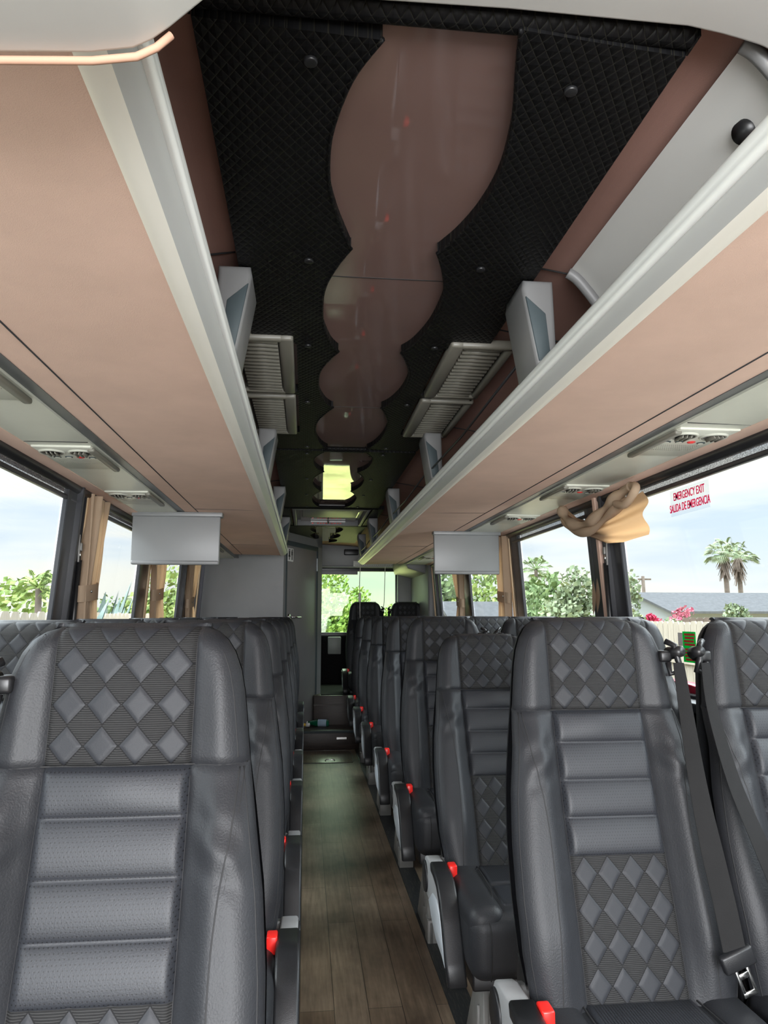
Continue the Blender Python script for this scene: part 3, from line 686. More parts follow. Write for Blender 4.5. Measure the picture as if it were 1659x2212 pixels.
t = thing('juice_bottle', 'small yellow bottle with white cap lying left of the green bottle', 'bottle', (-.02, 7.93, .212)); mb = MB(); lathe(mb, [(0, -.09), (.024, -.088), (.026, -.08), (.026, 0), (.014, .03), (.013, .045), (0, .046)], rm)
mb.build('bottle_body', M['bottle_yellow'], t); mb = MB(); lathe(mb, [(0, .083), (.02, .08), (.022, .045), (0, .04)], rm); mb.build('bottle_cap', M['white'], t)

# ---------------- hanging screens
def screen(x0, x1, y, lb):
    t = thing('hanging_screen', lb, 'screen', ((x0+x1)/2, y, 1.9), group='folding ceiling screens'); w = (x1-x0)/2
    mb = MB().box(-w, w, 0, .035, -.283, -.02, .006, 3); mb.box(-w, w, -.006, .03, -.286, -.262, .01, 4); mb.build('screen_panel', M['tv'], t)
    MB().box(-w-.004, w+.012, -.01, .06, -.022, .004, .005).build('hinge_housing', M['tv'], t)
    MB().box(-w+.02, w-.02, .035, .037, -.26, -.03).build('display', M['dark'], t)
screen(-.945, -.475, 4.07, 'grey folding screen hanging from the left rack'); screen(.85, 1.295, 4.82, 'grey folding screen hanging from the right rack')

# ---------------- passenger service units
def psu(sgn, y0, L_, lb):
    t = thing('overhead_service_panel', lb, 'service panel', (rel(sgn*1.01), y0, 1.902), group='air and light panels under the racks')
    zz = -.003
    mb = MB(); a, b = sorted((-.095*sgn, .098*sgn)); mb.box(a, b, 0, L_, zz-.006, zz+.004, .004, 2)
    # raised inner ledge at the aisle side
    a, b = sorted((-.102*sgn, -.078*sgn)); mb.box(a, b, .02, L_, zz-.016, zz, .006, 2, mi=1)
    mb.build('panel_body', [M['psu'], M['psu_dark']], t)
    for i, (dx, tilt) in enumerate(((-.045*sgn, .3), (.052*sgn, -.5))):
        q = MB(); cx_, cy_ = dx, .075
        def ring(r0, r1, z0, z1, mi):
            P = np.array([[(cx_+r*math.cos(2*PI*k/28), cy_+r*math.sin(2*PI*k/28), z) for k in range(29)] for r, z in ((r0, z0), ((r0+r1)/2, min(z0, z1)-.002), (r1, z1))]); q.grid(P, mi)
        ring(.044, .037, zz-.006, zz-.010, 0); ring(.037, .030, zz-.010, zz-.002, 1)
        q.prism([(cx_+.03*math.cos(k*PI/12), cy_+.03*math.sin(k*PI/12)) for k in range(24)], 'z', zz-.008, zz-.007, mi=2)
        for k in (-1, 0, 1):
            mtx = Matrix.Translation((cx_+k*.014, cy_, zz-.008)) @ Matrix.Rotation(tilt, 4, 'Y')
            q.box(-.002, .002, -.026, .026, -.012, .004, .001, 1, mi=1, mat=mtx)
        q.build('air_nozzle', [M['psu'], M['psu_dark'], M['dark']], t)
    for k, (dx, dy, mt_) in enumerate(((-.06, .155, 'slate'), (-.02, .15, 'slate'), (.02, .15, 'red'), (.058, .16, 'slate'))):
        q = MB(); x_ = -dx if sgn > 0 else dx; x_ = dx
        q.prism([(x_+.013*math.cos(a*PI/10), dy+.013*math.sin(a*PI/10)) for a in range(20)], 'z', zz-.008, zz-.006, mi=0)
        q.prism([(x_+.009*math.cos(a*PI/10), dy+.008*math.sin(a*PI/10)+.003) for a in range(20)], 'z', zz-.0095, zz-.008, mi=1)
        q.build('button', [M['slate'] if mt_ != 'red' else M['redprint'], M['psu'] if mt_ != 'red' else M['red']], t)
    q = MB()
    for r_ in range(7):
        for c_ in range(22):
            x_ = -.07+.14*c_/21; y_ = .195+.012*r_
            q.box(x_-.0012, x_+.0012, y_-.0016, y_+.0016, zz-.0066, zz-.0058)
    q.build('speaker_grille', M['psu_dark'], t)
ords = ['first', 'second', 'third', 'fourth', 'fifth', 'sixth']
for i, y in enumerate((1.56, 2.47, 3.37, 4.28, 5.2, 6.1)): psu(-1, y, .37, 'cream service panel with air nozzles under the left rack, %s from the front' % ords[i])
for i, y in enumerate((2.03, 3.0, 3.95, 4.95, 5.9, 6.85)): psu(1, y, .36, 'cream service panel with air nozzles under the right rack, %s from the front' % ords[i])
S('trim_%d' % pn, MB().tube([(rel(sg_*x), y, 1.900) for sg_, x, y in ((1, .91, 1.98), (1, 1.11, 1.985))], .0015, 5).tube([(rel(-.91), 2.42, 1.9), (rel(-1.11), 2.42, 1.899)], .0015, 5), M['stitch']); pn += 1

# ---------------- gas struts on pillars
def strut(sgn, y, lb):
    x = side_x(sgn, 1.5)-sgn*.045
    t = thing('gas_strut', lb, 'gas strut', (x, y, 1.5)); dx = -sgn*.01
    MB().tube([(sgn*.012, 0, -.45), (dx, 0, .08)], .011, 12).build('cylinder', M['dark'], t)
    MB().tube([(dx, 0, .08), (dx, 0, .13)], .0055, 8).build('piston_rod', M['metal'], t)
    MB().box(dx-.009, dx+.009, -.010, .010, .12, .155, .003).box(dx-.003, dx+.004, -.022, -.014, .07, .19, .001).build('end_joint', M['leg'], t)
strut(-1, 3.31, 'black gas strut on the left window pillar'); strut(1, 3.25, 'black gas strut on the right window pillar'); strut(-1, 6.28, 'black gas strut on the far left pillar beside the last left curtain'); strut(1, 6.36, 'black gas strut on the far right pillar behind the right screen')

# ---------------- curtains
def curtain(sgn, y0, yw, z_tie, lb, wtop=.30, wtie=.13, lean=0, ltop=0):
    """gathered curtain: pleats in plan, narrowed at the tie; y0 = near edge"""
    x = rel(sgn*1.165)
    t = thing('curtain', lb, 'curtain', (x, y0, 1.0), group='tied beige curtains')
    nz_, ny = 40, 64; P = np.zeros((nz_+1, ny+1, 3))
    for i in range(nz_+1):
        z = .0+.885*i/nz_; za = z+1.0
        if za >= z_tie: k = (za-z_tie)/(1.885-z_tie); w = wtie+(wtop-wtie)*k**.7; c = lean*(1-k)+ltop*k**.8
        else: k = (z_tie-za)/(z_tie-1.0); w = wtie+(wtop*.8-wtie)*k**.6*.75; c = lean*(1-k*.3)
        amp = .012+.010*min(1, w/wtop)
        for j in range(ny+1):
            s = j/ny; ph = 5*2*PI*s
            P[i, j] = (amp*math.sin(ph+.6*math.sin(3*z+s))*(.8+.4*math.sin(7*s))+.006*math.sin(19*s+4*z), c+w*s+.006*math.sin(ph*.5+5*z), z)
    mb = MB().grid(P); mb.build('curtain_cloth', M['curtain'], t)
    # tie band
    q = np.zeros((5, 25, 3))
    for i in range(5):
        for j in range(25):
            a = 2*PI*j/24; q[i, j] = (.034*math.cos(a), lean+wtie/2+(wtie/2+.012)*math.sin(a), z_tie-1.0-.036+.018*i+.012*math.sin(a))
    MB().grid(q).build('tie_band', M['curtain'], t)
    MB().tube([(-sgn*.036, lean+.02, z_tie-1.0), (-sgn*.041, lean+.02, z_tie-1.0)], .006, 8).build('snap_button', M['metal'], t)
    return t
curtain(-1, 3.31, .3, 1.445, 'beige curtain tied back on the left, nearest the camera', .30, .20, ltop=.07)
curtain(-1, 4.82, .3, 1.48, 'beige curtain tied back on the left just behind the hanging screen', .52, .26)
curtain(-1, 6.20, .3, 1.45, 'beige curtain tied back on the left, farthest, beside the grey cabin wall', .72, .25)
curtain(1, 4.83, .3, 1.47, 'beige curtain tied back on the right just behind the hanging screen', .30, .25, 0, .04)
curtain(1, 6.30, .3, 1.46, 'beige curtain tied back on the right, farther one behind the screen', .50, .18, 0, .02)
# swag of bunched curtain on the right
def swag():
    t = thing('bunched_curtain', 'beige curtain bunched up into a swag over the blind bar beside the emergency exit sign', 'curtain', (rel(1.15), 3.1, 1.8))
    # from far end (y=+.42) to near end (y=-.35): hanging U-shaped folds
    n, m_ = 48, 40; P = np.zeros((n+1, m_+1, 3))
    for i in range(n+1):
        s = i/n; y = .50-.86*s
        top = float(np.interp(s, [0, .15, .45, .75, 1], [.075, .02, -.035, .0, .03]))
        drop = top-float(np.interp(s, [0, .12, .3, .5, .75, 1], [.045, -.03, -.10, -.135, -.15, -.14]))
        for j in range(m_+1):
            u = j/m_
            z = top - drop*u
            x = -.030*math.sin(PI*u)*(1-.5*s) - .012*math.sin(6*PI*u*(1-.45*s)+2.2*s) - .010 + .02*u
            P[i, j] = (x, y+.015*math.sin(5*u+3*s)+.02*u*(s-.3), z)
    MB().grid(P).build('hanging_cloth', M['swag'], t)
    # thick rolled folds along the top
    r1 = [(-.035, .52, .085), (-.05, .44, .03), (-.055, .30, -.025), (-.052, .12, -.035), (-.05, -.04, -.0), (-.045, -.17, .035), (-.03, -.28, .062)]
    MB().tube([p[:] for p in catmull(r1)], [.022+.008*math.sin(i*.7) for i in range(len(catmull(r1)))], 12).tube([p[:] for p in catmull([(x+.01, y, z-.035) for x, y, z in r1])], [.018+.006*math.sin(i*.5) for i in range(len(catmull(r1)))], 12).build('rolled_fold', M['curtain'], t)
    r2 = [(-.04, -.14, .03), (-.055, -.20, .0), (-.058, -.28, -.01), (-.05, -.35, .03), (-.03, -.31, .06), (-.03, -.2, .06)]
    MB().tube([p[:] for p in catmull(r2)], .017, 12).build('end_fold', M['curtain'], t)
swag()
# loose tie band on the right pillar
mb = MB(); n = 16
P = np.array([[(rel(1.19)+.004*math.sin(PI*i/n), 3.385+.03*math.sin(PI*i/n)*(j-.5)*1.6+.012*(i/n), 1.52-.17*i/n) for j in np.linspace(0, 1, 5)] for i in range(n+1)])
mb.grid(P); P2 = P.copy(); P2[:, :, 0] -= .012; P2[:, :, 1] += .02; P2[:, :, 2] -= .012; mb.grid(P2)
mb.build('curtain_tie', M['curtain'], label='loose beige curtain tie hanging on the right window pillar', category='curtain tie')

# ---------------- stickers on the right glass
def text_obj(s, size, loc, rot, mat, parent, name='lettering', sx=1.0, ext=.0006):
    cu = bpy.data.curves.new(name, 'FONT'); cu.body = s; cu.size = size; cu.extrude = ext; cu.align_x = 'CENTER'; cu.align_y = 'CENTER'; cu.offset = .0003
    o = bpy.data.objects.new(name, cu); COL.objects.link(o); dg = bpy.context.evaluated_depsgraph_get(); dg.update()
    me = bpy.data.meshes.new_from_object(o.evaluated_get(dg)); COL.objects.unlink(o); bpy.data.objects.remove(o)
    me.materials.clear(); me.materials.append(mat)
    q = bpy.data.objects.new(name, me); COL.objects.link(q); q.parent = parent; q.location = loc; q.rotation_euler = rot; q.scale = (sx, 1, 1)
    return q
xg = side_x(1, 1.80)-.003
t = thing('exit_sticker', 'clear window sticker with pink EMERGENCY EXIT lettering on the right glass', 'sticker', (xg, 2.54, 1.768)); t.rotation_euler = (0, 0, 0)
M['clear'] = glass('clear_film', (.93, .95, .96))
MB().box(0, .001, -.138, .138, -.05, .05).build('clear_film', M['clear'], t)
text_obj('EMERGENCY EXIT', .043, (-.001, .0, .022), (PI/2, 0, -PI/2), M['pinksign'], t, sx=.64)
text_obj('SALIDA DE EMERGENCIA', .043, (-.001, .0, -.022), (PI/2, 0, -PI/2), M['pinksign'], t, sx=.60)
t = thing('release_instructions', 'green window sticker with red lines of print low on the right glass', 'sticker', (side_x(1, 1.22)-.003, 2.68, 1.225))
MB().box(0, .001, -.055, .04, -.06, .055).build('green_film', M['green'], t)
MB().box(-.0005, .0005, .04, .075, .0, .05).build('white_film', M['white'], t)
for i in range(8):
    z = .044-.0125*i-(.006 if i > 3 else 0)
    MB().box(-.001, 0, -.05+.004*(i % 3), .03-.004*((i+1) % 3), z-.004, z+.004).build('print_line', M['redprint'], t)
MB().prism([(2.55, 1.04), (3.2, 1.04), (3.2, 1.09), (2.75, 1.085), (2.62, 1.075)], 'x', 1.452, 1.50, .004).build('red_body_edge', M['bus_red'], label='dark red painted ledge outside under the right window between the seats', category='body panel')

# ---------------- white cables at the back
MB().tube([p[:] for p in catmull([(.62, 8.5, 2.19), (.615, 8.5, 2.08), (.63, 8.5, 2.0), (.618, 8.5, 1.75), (.622, 8.5, 1.52), (.626, 8.5, 1.30), (.64, 8.5, 1.22), (.655, 8.5, 1.12)])], .0045, 8).box(.605, .635, 8.49, 8.51, 1.50, 1.60, .004).tube([p[:] for p in catmull([(.615, 8.5, 2.08), (.64, 8.5, 2.09), (.66, 8.5, 2.06), (.675, 8.5, 2.03)])], .005, 8).build('charging_cable', M['cable'], label='white charging cable with a small white plug hanging from the rear ceiling', category='cable')
MB().tube([p[:] for p in catmull([(.93, 8.6, 2.0), (.925, 8.6, 1.85), (.92, 8.6, 1.65), (.915, 8.6, 1.5), (.90, 8.6, 1.4), (.905, 8.6, 1.28)])], .004, 8).build('charging_cable', M['cable'], label='thin white cable hanging in front of the right half of the rear window', category='cable')

# ================================================================== SEATS
PW = .110
Wz = np.array([.50, .56, .65, .75, .85, .95, 1.05, 1.125, 1.18, 1.23, 1.265, 1.295, 1.315, 1.328, 1.335])
Ww = np.array([.205, .222, .235, .238, .236, .228, .213, .200, .194, .188, .181, .170, .157, .142, .126])
def W(z): return np.interp(z, Wz, Ww)
def y0f(z): return np.interp(z, [.45, .55, .7, .9, 1.05, 1.125, 1.25, 1.34], [-.075, -.058, -.018, .045, .088, .108, .125, .140])
def sstep(a, b, x):
    t = np.clip((x-a)/(b-a), 0, 1); return t*t*(3-2*t)
SEAMS = [1.055, .975, .90, .825]
def diamonds(x, z, px, pz, z0):
    ax = np.abs((x/px) % 1 - .5)*2; az = np.abs((((z-z0)/pz)+.5) % 1 - .5)*2
    a = ax+az
    ds = np.minimum(np.abs(ax+az-1), 1)   # 0 on the stitch lines
    pil = lambda d: 1-(1-np.clip(d/.42, 0, 1))**2.0
    lea = np.where(a < 1, pil(ds)*.0028, 0); fab = np.where(a >= 1, pil(ds)*.0019, 0)
    return lea+fab
def front(x, z):
    ax = np.abs(x); w = W(z)
    y = y0f(z).copy()
    # rounded outline edge
    r = .050; e = np.clip((w-ax)/r, 0, 1); y += r*(1-np.sqrt(np.clip(1-(1-e)**2, 0, 1)))*.9
    rt = .038; e = np.clip((1.337-z)/rt, 0, 1); y += rt*(1-np.sqrt(np.clip(1-(1-e)**2, 0, 1)))*.9
    low = 1-sstep(1.03, 1.125, z)
    # bolsters stand proud of the middle
    bol = sstep(PW-.004, PW+.05, ax)
    y -= bol*(.012+.026*low*sstep(.5, .7, z))
    y -= .006*(1-sstep(0, PW, ax))*(1-low)*1.0
    # panel border groove
    y += .0055*np.exp(-((ax-PW)/.0045)**2)
    y += .006*np.exp(-((z-1.125)/.005)**2)
    wr = .0045*np.exp(-((z-1.045+.35*(ax-.16))/.016)**2)+.003*np.exp(-((z-.985+.45*(ax-.15))/.014)**2)-.003*np.exp(-((z-1.015+.4*(ax-.16))/.012)**2)
    y += wr*sstep(PW+.004, PW+.03, ax)*(1-sstep(.185, .205, ax))
    inn = ax < PW+.0001
    edge = np.clip((PW-ax)/.012, 0, 1)**.5
    rib = np.zeros_like(y)
    b = [1.125]+SEAMS
    for i in range(4):
        m = (z <= b[i]) & (z > b[i+1]); t = np.clip((z-b[i+1])/(b[i]-b[i+1]), 0, 1)
        rib = np.where(m, .011*(np.clip(4*t*(1-t), 0, 1))**.5, rib)
    dl = diamonds(x, z, LPX, LPZ, LZ0); dh = diamonds(x, z, HPX, HPZ, HZ0)
    y -= np.where(inn, edge*np.where(z > 1.125, dh, np.where(z > .825, rib, dl)), 0)
    return y
def back(x, z):
    ax = np.abs(x); w = W(z)
    y = y0f(z)+.045; r = .055
    e = np.clip((w-ax)/r, 0, 1); t = np.sqrt(np.clip(1-(1-e)**2, 0, 1))
    e2 = np.clip((1.337-z)/.045, 0, 1); t2 = np.sqrt(np.clip(1-(1-e2)**2, 0, 1))
    return y+.055*t*(.35+.65*t2)+0*(1-sstep(.8, 1.1, z))
def patch(mb, xs, zs, f, flip=False, mi=0):
    """xs: function (z, s)->x with s grid"""
    Z, Sg = np.meshgrid(zs[0], zs[1], indexing='ij'); X = xs(Z, Sg); Y = f(X, Z)
    P = np.stack([X, Y, Z], -1)
    if flip: P = P[:, ::-1]
    mb.grid(P, mi)
def lin(a, b, n): return np.linspace(a, b, n)
def seam_tube(mb, pts, r=.0017, off=-.0011):
    pts = [(x, float(front(np.array([x]), np.array([z]))[0])-off, z) for x, z in pts]; mb.tube(pts, r, 5, mi=1)
def seat_meshes():
    m = {}
    ZH = lin(1.125, 1.337, 40)
    # ease toward top edge
    ZH = 1.125+(1.337-1.125)*(1-(1-np.linspace(0, 1, 46))**1.6)
    h = MB()
    for sg in (1, -1):
        patch(h, lambda z, s, sg=sg: sg*(PW+(W(z)-PW)*s), (ZH, 1-(1-np.linspace(0, 1, 22))**1.7), front, flip=(sg > 0))
    patch(h, lambda z, s: W(z)*s, (ZH, np.sin(np.linspace(-1, 1, 25)*PI/2)), back, flip=False)
    # close the top
    tx = np.sin(np.linspace(-1, 1, 25)*PI/2)*float(W(1.337)); zt = np.full(25, 1.337)
    yf = front(tx, zt); yb = back(tx, zt)
    P = np.array([[(tx[j], yf[j]+(yb[j]-yf[j])*k, 1.337+.006*math.sin(PI*k)) for j in range(25)] for k in np.linspace(0, 1, 6)]); h.grid(P[:, ::-1])
    for sg in (1, -1):
        seam_tube(h, [(sg*PW, z) for z in lin(1.127, 1.333, 24)])
        seam_tube(h, [(sg*(float(W(z))-.016), z) for z in lin(1.127, 1.30, 20)]+[(sg*x_, 1.325-.0*(i)) for i, x_ in enumerate([.135])], .0014)
    seam_tube(h, [(x, 1.125) for x in lin(-.196, .196, 30)], .002)
    m['headrest'] = h.mesh('headrest')
    q = MB(); patch(q, lambda z, s: s*PW, (lin(1.125, 1.337, 90), lin(-1, 1, 93)), front, flip=True); m['quilted_panel'] = q.mesh('quilted_panel')
    b = MB(); ZB = lin(.47, 1.125, 90)
    for sg in (1, -1):
        patch(b, lambda z, s, sg=sg: sg*(PW+(W(z)-PW)*s), (ZB, 1-(1-np.linspace(0, 1, 26))**1.5), front, flip=(sg > 0))
        seam_tube(b, [(sg*PW, z) for z in lin(.5, 1.123, 40)])
        c1 = catmull([(sg*.186, 1.12, 0), (sg*.180, 1.04, 0), (sg*.166, .95, 0), (sg*.160, .85, 0), (sg*.163, .7, 0), (sg*.168, .55, 0)], 8); seam_tube(b, [(p[0], p[1]) for p in c1], .0018)
        c1 = [(p[0]+sg*.007, p[1]) for p in c1]; seam_tube(b, c1, .0011)
        seam_tube(b, [(sg*(float(W(z))-.010), z) for z in lin(.52, 1.12, 30)], .0016)
    patch(b, lambda z, s: W(z)*s, (lin(.47, 1.125, 20), np.sin(np.linspace(-1, 1, 25)*PI/2)), back)
    zt = np.full(25, .47); tx = np.linspace(-1, 1, 25)*float(W(.47)); yf = front(tx, zt); yb = back(tx, zt)
    b.grid(np.array([[(tx[j], yf[j]+(yb[j]-yf[j])*k, .47) for j in range(25)] for k in (0, 1)]))
    m['backrest'] = b.mesh('backrest')
    q = MB(); patch(q, lambda z, s: s*PW, (lin(.825, 1.125, 110), np.linspace(-1, 1, 41)), front, flip=True)
    for z in SEAMS: seam_tube(q, [(x, z) for x in lin(-PW, PW, 16)], .0013)
    m['ribbed_panel'] = q.mesh('ribbed_panel')
    q = MB(); patch(q, lambda z, s: s*PW, (lin(.47, .825, 130), lin(-1, 1, 93)), front, flip=True); m['lumbar_panel'] = q.mesh('lumbar_panel')
    # cushion
    c = MB().box(-.228, .228, -.43, .02, .37, .550, .045, 5)
    for sg in (1, -1): c.box(min(sg*.12, sg*.228), max(sg*.12, sg*.228), -.422, .0, .475, .567, .040, 6)
    for sg in (1, -1):
        c.tube([p[:] for p in catmull([(sg*.12, .0, .557), (sg*.125, -.15, .562), (sg*.135, -.30, .563), (sg*.17, -.40, .547), (sg*.172, -.432, .505), (sg*.172, -.433, .435), (sg*.172, -.42, .38)])], .002, 5, mi=1)
    m['seat_cushion'] = c.mesh('seat_cushion')
    c = MB().box(-.118, .118, -.20, -.02, .51, .561, .014, 3).box(-.118, .118, -.36, -.205, .51, .557, .014, 3); m['cushion_panel'] = c.mesh('cushion_panel')
    m['seat_base'] = MB().box(-.21, .21, -.36, .12, .325, .38, .006).box(-.215, -.195, .02, .10, .34, .60, .004).box(.195, .215, .02, .10, .34, .60, .004).mesh('seat_base')
    return m
SM = seat_meshes()
MAT = {'headrest': [M['leather'], M['stitch']], 'quilted_panel': [M['quilt_head']], 'backrest': [M['leather'], M['stitch']], 'ribbed_panel': [M['perf'], M['stitch']], 'lumbar_panel': [M['quilt_low']],
       'seat_cushion': [M['leather'], M['stitch']], 'cushion_panel': [M['perf']], 'seat_base': [M['dark']]}
for k, ms in MAT.items():
    for x in ms: SM[k].materials.append(x)
def ob(name, parent, me=None):
    o = bpy.data.objects.new(name, me or SM[name]); COL.objects.link(o); o.parent = parent; return o
def belt(parent, sx, kind):
    """sx: side of the seat with the shoulder anchor"""
    g_ = MB(); gx = sx*(.196 if kind == 'aisle' else .212)
    g_.box(min(gx, gx-sx*.03), max(gx, gx-sx*.03), .11, .16, 1.235, 1.262, .006); g_.tube([(gx+sx*.004, .135, 1.255), (gx+sx*.012, .09, 1.262)], [.016, .013], 14)
    g_.tube([(gx+sx*-.012, .12, 1.285), (gx+sx*.004, .105, 1.275), (gx+sx*.008, .10, 1.24), (gx+sx*.018, .10, 1.215), (gx+sx*-.010, .105, 1.208), (gx-sx*.012, .11, 1.235)], .0075, 8)
    g_.build('belt_guide', M['dark'], parent)
    if kind == 'aisle': ctr = [(.196, .082, 1.235), (.188, .045, 1.13), (.176, -.012, .98), (.174, -.055, .86), (.178, -.090, .75), (.180, -.112, .67)]
    else: ctr = [(.216, .082, 1.235), (.226, .045, 1.13), (.220, -.015, .98), (.198, -.065, .86), (.172, -.095, .75), (.14, -.115, .62)]
    c = catmull([(sx*x, y, z) for x, y, z in ctr], 6); P = []
    for i, p in enumerate(c):
        k = i/(len(c)-1); tw = .30+.15*k; hw = .0125+.0115*min(1, k*1.6)
        dx, dy = math.cos(tw)*hw, -math.sin(tw)*hw*(.6)
        P.append([(p[0]-sx*dx, p[1]-dy, p[2]), (p[0], p[1]-.001, p[2]), (p[0]+sx*dx, p[1]+dy, p[2])])
    P = np.array(P); mb = MB().grid(P if sx < 0 else P[:, ::-1]); P2 = P.copy(); P2[:, :, 1] += .0016; mb.grid(P2 if sx > 0 else P2[:, ::-1])
    s_ = mb.build('seat_belt', M['webbing'], parent)
    e_ = c[-1]
    if kind == 'aisle':
        mt_ = Matrix.Translation(e_) @ Matrix.Rotation(-sx*.35, 4, 'Y')
        MB().box(-.036, .036, -.010, .008, -.03, .006, .005, 2, mat=mt_).build('belt_slider', M['arm_pad'], s_)
        MB().box(-.016, -.009, -.004, .0, -.085, -.02, .001, 1, mat=mt_).box(.009, .016, -.004, .0, -.085, -.02, .001, 1, mat=mt_).box(-.016, .016, -.004, 0, -.085, -.074, .001, 1, mat=mt_).box(-.012, .012, -.004, 0, -.05, -.038, .001, 1, mat=mt_).build('belt_tongue', M['metal'], s_)
def leg(parent, sx):
    """pedestal on the aisle side: sx points to the aisle"""
    X = lambda x: sx*x
    mb = MB()
    def bx(a, b, *r, **k): mb.box(min(X(a), X(b)), max(X(a), X(b)), *r, **k)
    bx(.115, .150, -.30, -.24, .02, .35, bev=.004)
    mb.prism([(-.34, .0), (-.02, .0), (-.02, .03), (-.20, .30), (-.30, .31), (-.30, .11), (-.34, .09)], 'x', *sorted((X(.150), X(.168))), bev=.003, seg=1)
    bx(.10, .175, -.34, -.27, 0, .10, bev=.004)
    mb.tube([(X(.170), -.255, .24), (X(.170), -.235, .12)], .006, 8)
    mb.build('pedestal_leg', M['leg'], parent)
    q = MB(); q.box(min(X(.06), X(.14)), max(X(.06), X(.14)), -.345, -.30, .285, .30, .003)
    q.box(min(X(.06), X(.068)), max(X(.06), X(.068)), -.345, -.30, .255, .295, .002); q.box(min(X(.132), X(.14)), max(X(.132), X(.14)), -.345, -.30, .255, .295, .002)
    q.build('rail_clip', M['leg'], parent)
def armrest(parent, sx):
    X = lambda x: sx*x
    body = [(.085, .50), (.080, .535), (.055, .567), (.02, .577), (-.05, .580), (-.16, .573), (-.20, .563), (-.245, .53), (-.28, .475), (-.325, .395), (-.352, .352), (-.33, .352), (-.27, .372), (-.17, .378), (-.09, .405), (-.03, .452), (.03, .452), (.07, .47)]
    a, b = sorted((X(.232), X(.278)))
    ar = MB().prism(body, 'x', a, b, .006, 2).build('armrest', M['arm_grey'], parent)
    pad = [(-.075, .588), (-.16, .581), (-.205, .571), (-.255, .535), (-.292, .478), (-.338, .395), (-.372, .345), (-.352, .338), (-.315, .385), (-.272, .458), (-.232, .512), (-.19, .545), (-.13, .558), (-.085, .560)]
    a, b = sorted((X(.226), X(.284))); MB().prism(pad, 'x', a, b, .008, 3).build('armrest_pad', M['arm_pad'], ar)
    ins = [(-.04, .462), (-.09, .425), (-.17, .392), (-.27, .385), (-.318, .372), (-.285, .43), (-.24, .48), (-.18, .51), (-.11, .505)]
    a, b = sorted((X(.276), X(.283))); MB().prism(ins, 'x', a, b, .003, 2).build('armrest_cover', M['arm_white'], ar)
    dsc = [(.038+.044*math.cos(k*PI/14), .508+.050*math.sin(k*PI/14)) for k in range(28)]
    a, b = sorted((X(.274), X(.284))); MB().prism(dsc, 'x', a, b, .003, 2).build('pivot_cap', M['arm_pad'], ar)
    a, b = sorted((X(.205), X(.235))); MB().prism([(.06, .47), (.06, .56), (.0, .575), (-.04, .555), (-.02, .47)], 'x', a, b, .006, 2).build('hinge_cover', M['grey_plastic'], ar)
    bk = MB().box(*sorted((X(.200), X(.231))), -.115, -.075, .48, .575, .005, 2, mat=None).build('belt_buckle', M['arm_pad'], parent)
    MB().box(*sorted((X(.203), X(.229))), -.128, -.085, .548, .590, .004, 2).build('release_button', M['red'], bk)
def make_seat(side, kind):
    """side -1 = left of aisle, +1 = right; returns root at origin"""
    t = thing('coach_seat', 'x', 'seat')
    h = ob('headrest', t); ob('quilted_panel', h); b = ob('backrest', t); ob('ribbed_panel', b); ob('lumbar_panel', b)
    c = ob('seat_cushion', t); ob('cushion_panel', c); ob('seat_base', t)
    aisle = -side   # direction to the aisle
    if kind == 'aisle': belt(t, -aisle, 'aisle'); armrest(t, aisle); leg(t, aisle)
    else: belt(t, aisle, 'window')
    return t
ORD = ['first', 'second', 'third', 'fourth', 'fifth', 'sixth', 'seventh', 'eighth']
LY = [1.10, 2.03, 2.81, 3.68, 4.46, 5.30, 6.16, 6.90]
RY = [1.62, 2.55, 3.53, 4.45, 5.49, 6.40, 7.29]
used = {}
def place(side, kind, x, y, z, lb, tilt=0, dz=0):
    key = (side, kind)
    if key not in used: used[key] = make_seat(side, kind); o = used[key]
    else: o = copy_tree(used[key])
    o.location = (x, y, z+dz); o['label'] = lb; o['group'] = 'black quilted leather coach seats'
    if tilt:
        for ch in o.children:
            if ch.name.split('.')[0] in ('headrest', 'backrest', 'belt_guide'):
                R_ = Matrix.Translation((0, .02, .47)) @ Matrix.Rotation(-tilt, 4, 'X') @ Matrix.Translation((0, -.02, -.47)); ch.matrix_local = R_
            elif ch.name.split('.')[0] == 'seat_belt':
                ch.matrix_local = Matrix.Translation((0, .02, .47)) @ Matrix.Rotation(-tilt*.8, 4, 'X') @ Matrix.Translation((0, -.02, -.47))
    return o
for i, y in enumerate(LY): place(-1, 'aisle', -.285, y, -.015, 'black quilted leather seat on the aisle, %s row from the front on the left' % ORD[i])
for i, y in enumerate(RY): place(1, 'aisle', .695, y, -.007, 'black quilted leather aisle seat, %s row from the front on the right%s' % (ORD[i], ', leaning back' if i == 1 else ''), tilt=math.radians(9) if i == 1 else 0, dz=-.03 if i == 1 else 0)
for i, y in enumerate(LY): place(-1, 'window', -.765, y, -.015, 'black quilted leather seat by the window, %s row from the front on the left' % ORD[i])
for i, y in enumerate(RY): place(1, 'window', 1.175, y, -.007, 'black quilted leather seat by the window, %s row from the front on the right' % ORD[i])
place(1, 'aisle', .70, 8.50, .16, 'black leather seat raised on the rear platform, nearer the aisle'); place(1, 'window', 1.19, 8.50, .16, 'black leather seat raised on the rear platform, nearer the window')

